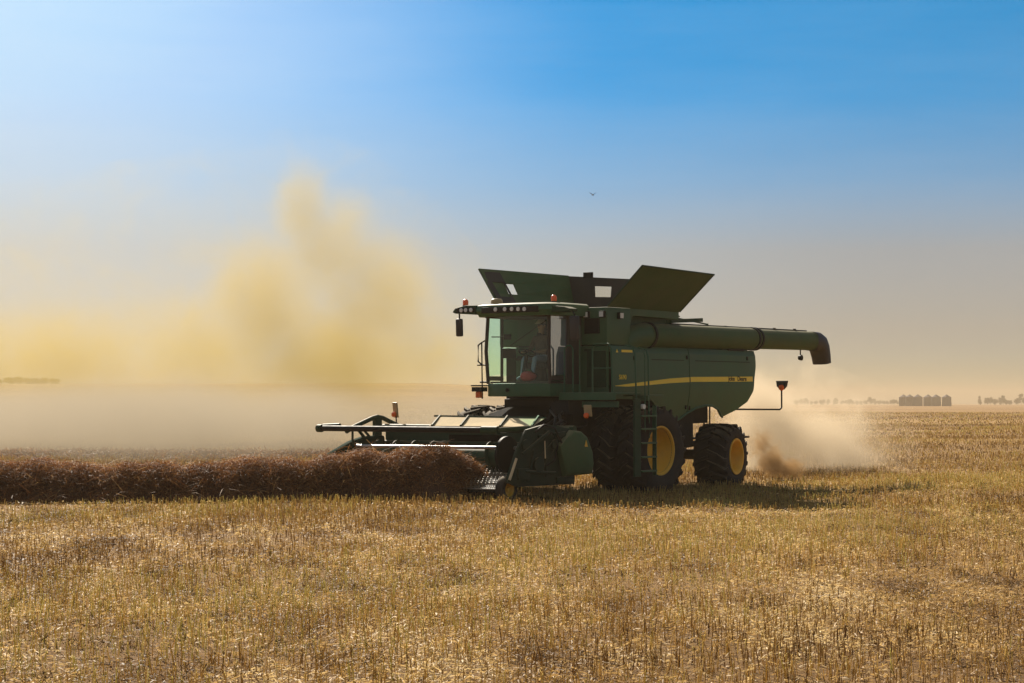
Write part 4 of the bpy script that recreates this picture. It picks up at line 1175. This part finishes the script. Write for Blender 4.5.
def build_driver():
    # sits facing +x on the seat (top of the cushion at z 2.85)
    ox, oy, oz = 0.92, 0.02, 2.93
    J = {}
    pts, edges, rad = [], [], []
    def P(n, x, y, z, r, to=None):
        J[n] = len(pts); pts.append((ox + x, oy + y, oz + z)); rad.append(r)
        if to: edges.append((J[to], J[n]))
    P('pel', 0, 0, 0, (0.15, 0.12))
    P('wai', -0.01, 0, 0.18, (0.145, 0.11), 'pel'); P('che', 0.0, 0, 0.38, (0.17, 0.125), 'wai'); P('nec', 0.0, 0, 0.54, 0.06, 'che'); P('ne2', 0.02, 0, 0.60, 0.055, 'nec')
    P('he1', 0.035, 0, 0.68, (0.075, 0.085), 'ne2'); P('he2', 0.03, 0, 0.78, (0.08, 0.095), 'he1'); P('he3', 0.025, 0, 0.84, 0.06, 'he2')
    for s, t in ((1, 'l'), (-1, 'r')):
        P(t + 'sh', 0, s * 0.19, 0.47, 0.07, 'che')
        P(t + 'el', 0.10, s * 0.27, 0.20, 0.048, t + 'sh')
        P(t + 'wr', 0.36, s * 0.17, 0.16, 0.032, t + 'el')
        P(t + 'pa', 0.44, s * 0.16, 0.17, (0.042, 0.024), t + 'wr')
        for k in range(4):
            yy = s * (0.13 + 0.02 * k); L = (0.05, 0.058, 0.055, 0.045)[k]
            P(t + 'f%d' % k, 0.475, yy, 0.175, 0.010, t + 'pa'); P(t + 'g%d' % k, 0.475 + L, yy, 0.155, 0.009, t + 'f%d' % k); P(t + 'h%d' % k, 0.49 + L * 0.6, yy, 0.130, 0.008, t + 'g%d' % k)
        P(t + 't0', 0.43, s * 0.115, 0.175, 0.011, t + 'pa'); P(t + 't1', 0.47, s * 0.10, 0.165, 0.010, t + 't0')
        P(t + 'hi', 0.05, s * 0.09, -0.01, 0.095, 'pel'); P(t + 'kn', 0.46, s * 0.15, 0.02, 0.065, t + 'hi'); P(t + 'an', 0.55, s * 0.14, -0.40, 0.042, t + 'kn'); P(t + 'to', 0.72, s * 0.15, -0.45, 0.035, t + 'an')
    body = skin_body("person", pts, edges, rad, SKIN)
    me = body.data
    me.materials.append(SHIRT); me.materials.append(JEANS)
    for p in me.polygons:
        c = p.center; x, y, z = c.x - ox, c.y - oy, c.z - oz
        if z < 0.10 and not (x > 0.30 and z > 0.09): p.material_index = 2
        elif z < 0.56 and not (x > 0.20 and z < 0.30): p.material_index = 1
    tag(body, "driver in cap, dark shirt and pale trousers seated at the wheel inside the cab", "person")
    # face, ears, hair and cap
    f = MB()
    f.add([(ox + 0.118, oy, oz + 0.765), (ox + 0.105, oy - 0.018, oz + 0.715), (ox + 0.142, oy, oz + 0.712), (ox + 0.105, oy + 0.018, oz + 0.715)], [(0, 1, 2), (0, 2, 3), (1, 3, 2), (0, 3, 1)])
    f.build("nose", SKIN, body, smooth=50)
    for s in (-1, 1):
        MB().lathe([(-0.012, 0), (-0.008, 0.03), (0.008, 0.03), (0.012, 0)], 10, 'y', centre=(ox + 0.02, oy + s * 0.088, oz + 0.73)).build("ear", SKIN, body, smooth=50)
        MB().lathe([(-0.006, 0), (-0.003, 0.012), (0.003, 0.012), (0.006, 0)], 10, 'x', centre=(ox + 0.112, oy + s * 0.032, oz + 0.762)).build("eye", CAB_DARK, body)
    MB().box((ox + 0.112, oy, oz + 0.675), (0.01, 0.05, 0.008)).build("mouth", CAB_DARK, body)
    c = MB()
    c.lathe([(0.0, 0.108), (0.035, 0.112), (0.075, 0.095), (0.10, 0.06), (0.108, 0.0)], 24, 'z', centre=(ox + 0.025, oy, oz + 0.785))
    c.prism([(ox + 0.10, oy - 0.085), (ox + 0.17, oy - 0.07), (ox + 0.205, oy), (ox + 0.17, oy + 0.07), (ox + 0.10, oy + 0.085)], 'z', oz + 0.785, oz + 0.797)
    c.build("cap", CAP, body, smooth=50)
    hmb = MB(); hmb.lathe([(-0.09, 0.06), (-0.06, 0.088), (0.0, 0.104), (0.004, 0.10)], 20, 'z', centre=(ox + 0.008, oy, oz + 0.785)); hmb.build("hair", CAB_DARK, body, smooth=50)
    body.matrix_world = combine_matrix
build_driver()
mb = MB()
ico = bmesh.new(); bmesh.ops.create_icosphere(ico, subdivisions=3, radius=1.0)
vs = []
for v in ico.verts:
    p = v.co.copy(); k = 1 + 0.12 * math.sin(5 * p.x + 3 * p.y) * math.cos(4 * p.z)
    vs.append((1.66 + 0.12 * p.x * k, 0.20 + 0.20 * p.y * k, 2.54 + max(-0.11, 0.11 * p.z * k)))
fs = [tuple(v.index for v in f.verts) for f in ico.faces]; ico.free()
bag = mb.add(vs, fs).build("bag", material("red_cloth", (0.35, 0.03, 0.035), 0.8, vary=0.2, scale=8), None, smooth=60)
mb = MB(); mb.tube([(1.66, 0.08, 2.62), (1.67, 0.14, 2.70), (1.67, 0.26, 2.70), (1.66, 0.32, 2.62)], 0.012, 6); mb.build("handle", CAB_DARK, bag)
bag.matrix_world = combine_matrix
tag(bag, "red bag lying on the cab floor behind the windscreen", "bag")

# ------------------------------------------------------------------ bird
mb = MB()
mb.lathe([(-0.11, 0.0), (-0.08, 0.02), (0.0, 0.034), (0.07, 0.024), (0.10, 0.018), (0.125, 0.0)], 12, 'x')
bird = mb.build("bird", material("bird_plumage", (0.015, 0.014, 0.016), 0.8), None, smooth=60)
for s in (-1, 1):
    m_ = MB(); m_.add([(0.05, s * 0.02, 0.02), (-0.06, s * 0.02, 0.015), (-0.05, s * 0.13, 0.10), (-0.03, s * 0.21, 0.15), (0.03, s * 0.14, 0.11),
                       (0.05, s * 0.02, 0.012), (-0.06, s * 0.02, 0.007), (-0.05, s * 0.13, 0.094), (-0.03, s * 0.21, 0.147), (0.03, s * 0.14, 0.104)],
                      [(0, 1, 2, 4), (4, 2, 3), (5, 9, 7, 6), (9, 8, 7), (0, 5, 6, 1), (1, 6, 7, 2), (2, 7, 8, 3), (3, 8, 9, 4), (4, 9, 5, 0)])
    m_.build("wing", bird.data.materials[0], bird)
MB().prism([(-0.10, -0.012), (-0.20, -0.035), (-0.20, 0.035), (-0.10, 0.012)], 'z', -0.004, 0.004).build("tail", bird.data.materials[0], bird)
bird.scale = (0.85, 0.85, 0.85); bird.location = (3.47, 85.0, 2 + 206.5 / 1991.1 * 85.0); bird.rotation_euler = (0, R(-10), R(70))
tag(bird, "small dark bird flying in the clear blue sky above the grain tank", "bird")

# ------------------------------------------------------------------ grain bins far away
BIN = material("galvanised_steel", (0.022, 0.031, 0.050), 0.7, metal=0.0, vary=0.15, scale=1.5, spec=0.1)
def bin_mesh():
    b = MB(); r, h = 2.75, 4.6
    prof = []
    for k in range(31):
        z = h * k / 30; prof.append((z, r + 0.05 * math.cos(k * math.pi)))
    b.lathe(prof, 32, 'z')
    return b
order = ["leftmost of the six", "second from the left of the six", "third from the left of the six", "third from the right of the six", "second from the right of the six", "rightmost of the six"]
proto = None
for i, (px, dy) in enumerate(((902.8, 6), (909.0, 1), (917.0, -3), (927.2, 4), (935.3, -2), (945.8, -4))):
    Yb = 1180.0 + dy; Xb = (px + 0.6 - 512) / 1991.1 * Yb
    if proto is None:
        root = bin_mesh().build("grain_bin", BIN, None, smooth=60)
        r_ = MB(); r_.lathe([(4.58, 2.85), (4.66, 2.85), (5.85, 0.55), (5.85, 0.50)], 32, 'z'); rf_ = r_.build("roof", BIN, root, smooth=30)
        r_ = MB(); r_.lathe([(5.84, 0.45), (6.0, 0.45), (6.1, 0.0)], 16, 'z'); r_.build("roof_cap", BIN, rf_, smooth=30)
        d_ = MB(); d_.box((0, -2.80, 1.1), (0.9, 0.12, 1.8)); d_.build("hatch", BIN, root, bevel=0.03)
        l_ = MB()
        for s in (-0.2, 0.2): l_.tube([(1.2 + s, -2.62, 0.3), (1.2 + s, -2.62, 4.7)], 0.03, 6)
        for k in range(14): l_.tube([(1.0, -2.62, 0.5 + 0.3 * k), (1.4, -2.62, 0.5 + 0.3 * k)], 0.02, 5)
        l_.build("ladder", BIN, root)
        proto = root
    else:
        root = proto.copy(); COL.objects.link(root)
        for ch in proto.children:
            c = ch.copy(); COL.objects.link(c); c.parent = root
            for g in ch.children:
                d = g.copy(); COL.objects.link(d); d.parent = c
    root.location = (Xb, Yb, gz(Xb, Yb))
    root.rotation_euler = (0, 0, 0.3 * i); root.scale = (1.0, 1.0, 1.14)
    tag(root, "grey grain bin, " + order[i] + " on the horizon", "grain bin", "grain bins in a row on the horizon")

# ------------------------------------------------------------------ far trees
LEAF = strand_material("tree_leaves", [(0.0, (0.030, 0.045, 0.016)), (0.5, (0.060, 0.075, 0.025)), (1.0, (0.12, 0.11, 0.04))], 0.3)
BARK = material("bark", (0.10, 0.08, 0.06), 0.9, vary=0.2)
def tree_proto(seed, h, wdt):
    r = np.random.default_rng(seed)
    b = MB(); b.tube([(0, 0, -0.3), (0.1, 0.05, h * 0.3), (0.0, 0.1, h * 0.75)], [0.22, 0.16, 0.05], 8)
    clumps = []
    for k in range(13):
        a = r.uniform(0, 6.28); z = h * r.uniform(0.25, 0.92); rr = wdt * (1 - abs(z / h - 0.5) * 1.1) * r.uniform(0.2, 0.9)
        c = np.array([rr * np.cos(a), rr * np.sin(a), z]); clumps.append((c, r.uniform(0.16, 0.30) * wdt * 1.6))
        b.tube([(0, 0.05, h * 0.25 + z * 0.3), tuple(c)], [0.07, 0.02], 5)
    trunk = b
    C, D, T = [], [], []
    for c, s in clumps:
        n = 170
        C.append(c + r.normal(0, 0.5, (n, 3)) * s); T.append(np.clip(r.normal(0.5, 0.2, n), 0, 1))
    C = np.concatenate(C); T = np.concatenate(T); n = len(C)
    d = r.normal(0, 1, (n, 3)); d /= np.linalg.norm(d, axis=1, keepdims=True)
    V, Q, TT = ribbons(C, d, r.uniform(0.4, 0.9, n), r.uniform(0.25, 0.55, n), np.zeros(n), T, seg=1)
    return trunk, (V, Q, TT)
protos = []
for k, (h, wd_) in enumerate(((9.5, 3.6), (8.0, 3.4), (11.0, 3.2), (6.5, 3.6))):
    tr, (V, Q, TT) = tree_proto(50 + k, h, wd_)
    root = empty("tree", (0, 0, 0)); tr.build("trunk", BARK, root, smooth=50)
    cr = strips_mesh("crown", V, Q, TT, LEAF); cr.parent = root
    protos.append([root, False])
def place_tree(kind, x, y, s, label, group):
    src, used = protos[kind]
    if not used:
        root = src; protos[kind][1] = True
    else:
        root = src.copy(); COL.objects.link(root)
        for ch in src.children:
            c = ch.copy(); COL.objects.link(c); c.parent = root
    root.location = (x, y, gz(x, y) - 0.1); root.scale = (s, s, s * random.uniform(0.85, 1.1)); root.rotation_euler = (0, 0, random.uniform(0, 6.28))
    tag(root, label, "tree", group)
rt = random.Random(5)
for i in range(26):                       # behind the dust, left of the bins
    px = 796 + i * 4.1 + rt.uniform(-1.5, 1.5); Yt = rt.uniform(1750, 1900)
    place_tree(rt.choice((0, 1, 3)), (px - 512) / 1991.1 * Yt, Yt, rt.uniform(0.5, 0.8), "dim leafy tree in the hazy line of trees between the dust plume and the bins", "trees in the hazy line left of the bins")
for i in range(24):                       # right edge
    px = 978 + i * 3.1 + rt.uniform(-1.2, 1.2); Yt = rt.uniform(1650, 1800)
    place_tree(rt.choice((0, 1, 2, 3)), (px - 512) / 1991.1 * Yt, Yt, rt.uniform(0.5, 0.85) * (1.15 if 988 < px < 1004 or px > 1018 else 0.8), "dim leafy tree in the hazy line of trees right of the bins", "trees in the hazy line right of the bins")
for i in range(15):                       # on the rise at the left edge
    px = -14 + i * 5.0 + rt.uniform(-2, 2); Yt = rt.uniform(640, 680)
    place_tree(rt.choice((1, 3)), (px - 512) / 1991.1 * Yt, Yt, rt.uniform(0.28, 0.42), "tiny tree on the dusty rise at the left horizon", "small trees on the dusty left rise")

# ------------------------------------------------------------------ dust in the air
def dust(name, label, lobes, color, dens, aniso, nscale, lo=0.25, hi=1.0, stretch=(1, 1, 1), step=1.0, seed=0.0, amp=1.0, rough=0.6):
    """lobes: (centre, radii, weight) in world metres; a billowing density inside one hull"""
    bm = bmesh.new()
    for (c, r_, w_) in lobes:
        res = bmesh.ops.create_icosphere(bm, subdivisions=2, radius=1.0)
        for v in res['verts']: v.co = Vector((c[0] + v.co.x * r_[0] * 1.08, c[1] + v.co.y * r_[1] * 1.08, max(0.02, c[2] + v.co.z * r_[2] * 1.08)))
    hull = bmesh.ops.convex_hull(bm, input=bm.verts[:])
    dead = [g for g in hull['geom_interior'] if isinstance(g, bmesh.types.BMVert)]
    bmesh.ops.delete(bm, geom=dead, context='VERTS')
    keepf = [f for f in bm.faces if f not in set(x for x in hull['geom'] if isinstance(x, bmesh.types.BMFace))]
    if keepf: bmesh.ops.delete(bm, geom=keepf, context='FACES_ONLY')
    bmesh.ops.recalc_face_normals(bm, faces=bm.faces[:])
    me = bpy.data.meshes.new(name); bm.to_mesh(me); bm.free()
    o = bpy.data.objects.new(name, me); COL.objects.link(o)
    m = bpy.data.materials.new(name); m.use_nodes = True; t = m.node_tree; t.nodes.clear()
    ou = N(t, "ShaderNodeOutputMaterial"); pv = N(t, "ShaderNodeVolumePrincipled")
    pv.inputs['Color'].default_value = tuple(color) + (1,); pv.inputs['Anisotropy'].default_value = aniso
    co = N(t, "ShaderNodeTexCoord")
    nz = N(t, "ShaderNodeTexNoise"); nz.inputs['Scale'].default_value = nscale; nz.inputs['Detail'].default_value = 5; nz.inputs['Roughness'].default_value = rough; nz.inputs['Distortion'].default_value = 0.6
    mp = N(t, "ShaderNodeMapping"); mp.inputs['Scale'].default_value = stretch; mp.inputs['Location'].default_value = (seed, seed * 0.7, seed * 1.3)
    t.links.new(co.outputs['Object'], mp.inputs['Vector']); t.links.new(mp.outputs[0], nz.inputs['Vector'])
    acc = None
    for (c, r_, w_) in lobes:
        sb = N(t, "ShaderNodeVectorMath", operation='SUBTRACT'); sb.inputs[1].default_value = c
        t.links.new(co.outputs['Object'], sb.inputs[0])
        dv_ = N(t, "ShaderNodeVectorMath", operation='DIVIDE'); dv_.inputs[1].default_value = r_
        t.links.new(sb.outputs[0], dv_.inputs[0])
        ln = N(t, "ShaderNodeVectorMath", operation='LENGTH'); t.links.new(dv_.outputs[0], ln.inputs[0])
        mr_ = N(t, "ShaderNodeMapRange", interpolation_type='SMOOTHSTEP')
        mr_.inputs['From Min'].default_value = 1.0; mr_.inputs['From Max'].default_value = 0.0
        mr_.inputs['To Min'].default_value = 0.0; mr_.inputs['To Max'].default_value = w_
        t.links.new(ln.outputs['Value'], mr_.inputs['Value'])
        if acc is None: acc = mr_.outputs[0]
        else:
            ad = N(t, "ShaderNodeMath", operation='SMOOTH_MAX'); ad.inputs[2].default_value = 0.25; t.links.new(acc, ad.inputs[0]); t.links.new(mr_.outputs[0], ad.inputs[1]); acc = ad.outputs[0]
    # billow: lobes plus noise, thresholded, so the edge breaks into puffs
    nb = N(t, "ShaderNodeMath", operation='MULTIPLY_ADD'); nb.inputs[1].default_value = amp; nb.inputs[2].default_value = -0.5 * amp
    t.links.new(nz.outputs[0], nb.inputs[0])
    ac = N(t, "ShaderNodeMath", operation='ADD'); t.links.new(acc, ac.inputs[0]); t.links.new(nb.outputs[0], ac.inputs[1])
    n_ = N(t, "ShaderNodeMapRange", interpolation_type='SMOOTHSTEP'); n_.inputs['From Min'].default_value = lo; n_.inputs['From Max'].default_value = hi
    n_.inputs['To Min'].default_value = 0.0; n_.inputs['To Max'].default_value = dens
    t.links.new(ac.outputs[0], n_.inputs['Value'])
    # nothing outside the lobes
    gt = N(t, "ShaderNodeMapRange"); gt.inputs['From Min'].default_value = 0.0; gt.inputs['From Max'].default_value = 0.10
    t.links.new(acc, gt.inputs['Value'])
    m2 = N(t, "ShaderNodeMath", operation='MULTIPLY'); t.links.new(n_.outputs[0], m2.inputs[0]); t.links.new(gt.outputs[0], m2.inputs[1])
    t.links.new(m2.outputs[0], pv.inputs['Density']); t.links.new(pv.outputs[0], ou.inputs['Volume'])
    me.materials.append(m)
    m.cycles.volume_step_rate = step
    tag(o, label, "dust cloud", kind='stuff')
    return o
# big drifting plume
dust("dust_cloud", "tall yellowish plume of harvest dust drifting to the left behind the combine",
     [((-9.6, 92, 10.8), (2.6, 5, 3.8), 1.0), ((-8.3, 92, 9.2), (4.0, 6, 4.6), 0.9), ((-11.6, 93, 6.6), (4.6, 7, 5.4), 1.0), ((-6.0, 91, 6.6), (4.6, 6, 5.2), 1.0),
      ((-8.2, 92, 3.6), (9.0, 10, 5.4), 1.0), ((-3.8, 90, 3.6), (5.0, 8, 4.4), 0.6), ((-14.5, 93, 4.0), (7.5, 9, 5.2), 0.8), ((-20.5, 94, 3.8), (8.0, 10, 5.0), 0.85), ((-27, 95, 3.8), (9.5, 10, 5.2), 0.9), ((-14, 92, 1.8), (14, 9, 3.0), 0.9), ((-36, 95, 4.4), (8, 9, 5.0), 0.9)],
     (0.49, 0.375, 0.115), 0.20, 0.35, 0.34, lo=0.06, hi=1.2, seed=3.1, step=0.2, rough=0.76, amp=1.6)
# low dust over the cut ground at the left
dust("dust_cloud", "low tan dust hanging over the ground at the left behind the dark row",
     [((-12, 71, 1.2), (16, 20, 2.3), 1.0), ((-26, 77, 1.2), (18, 20, 2.4), 1.0), ((0, 66, 1.0), (9, 11, 2.4), 0.8)],
     (0.39, 0.34, 0.26), 0.22, 0.3, 0.25, lo=0.05, hi=1.1, amp=1.2, seed=8.0, step=0.6)
# behind the combine
dust("dust_cloud", "bright cream cloud of dust rolling low behind the rear wheel",
     [((7.6, 57, 1.2), (2.9, 4, 2.0), 1.0), ((9.2, 58, 0.9), (2.6, 5, 1.8), 0.95), ((6.8, 56, 2.0), (2.6, 4, 1.5), 0.7), ((10.0, 59, 0.4), (1.8, 4, 1.0), 0.8), ((7.2, 57, 0.3), (2.6, 4, 1.0), 0.9)],
     (0.68, 0.565, 0.405), 1.0, 0.3, 0.8, lo=0.15, hi=1.3, amp=1.8, seed=1.0, step=0.5)
dust("dust_cloud", "small dense brown spurt of chaff thrown out behind the rear wheel",
     [((6.25, 50.2, 0.85), (0.5, 0.7, 0.55), 0.9), ((6.5, 50.2, 0.5), (0.65, 0.8, 0.65), 1.0), ((6.9, 50.2, 0.25), (0.8, 0.8, 0.45), 0.9)],
     (0.38, 0.23, 0.10), 4.2, 0.2, 2.6, lo=0.20, hi=1.1, amp=2.8, seed=4.0, step=0.4, rough=0.7)
dust("dust_cloud", "pale dust swirling round the far front wheels behind the pickup header",
     [(tuple(local(2.2, -2.2, 0.9)), (1.5, 1.5, 0.75), 1.0), (tuple(local(1.3, -3.6, 0.8)), (1.8, 1.8, 0.8), 0.9), (tuple(local(2.6, -0.9, 1.1)), (0.9, 0.7, 0.5), 0.6)],
     (0.60, 0.48, 0.31), 0.55, 0.3, 0.9, lo=0.2, hi=1.0, seed=6.0, step=0.5)
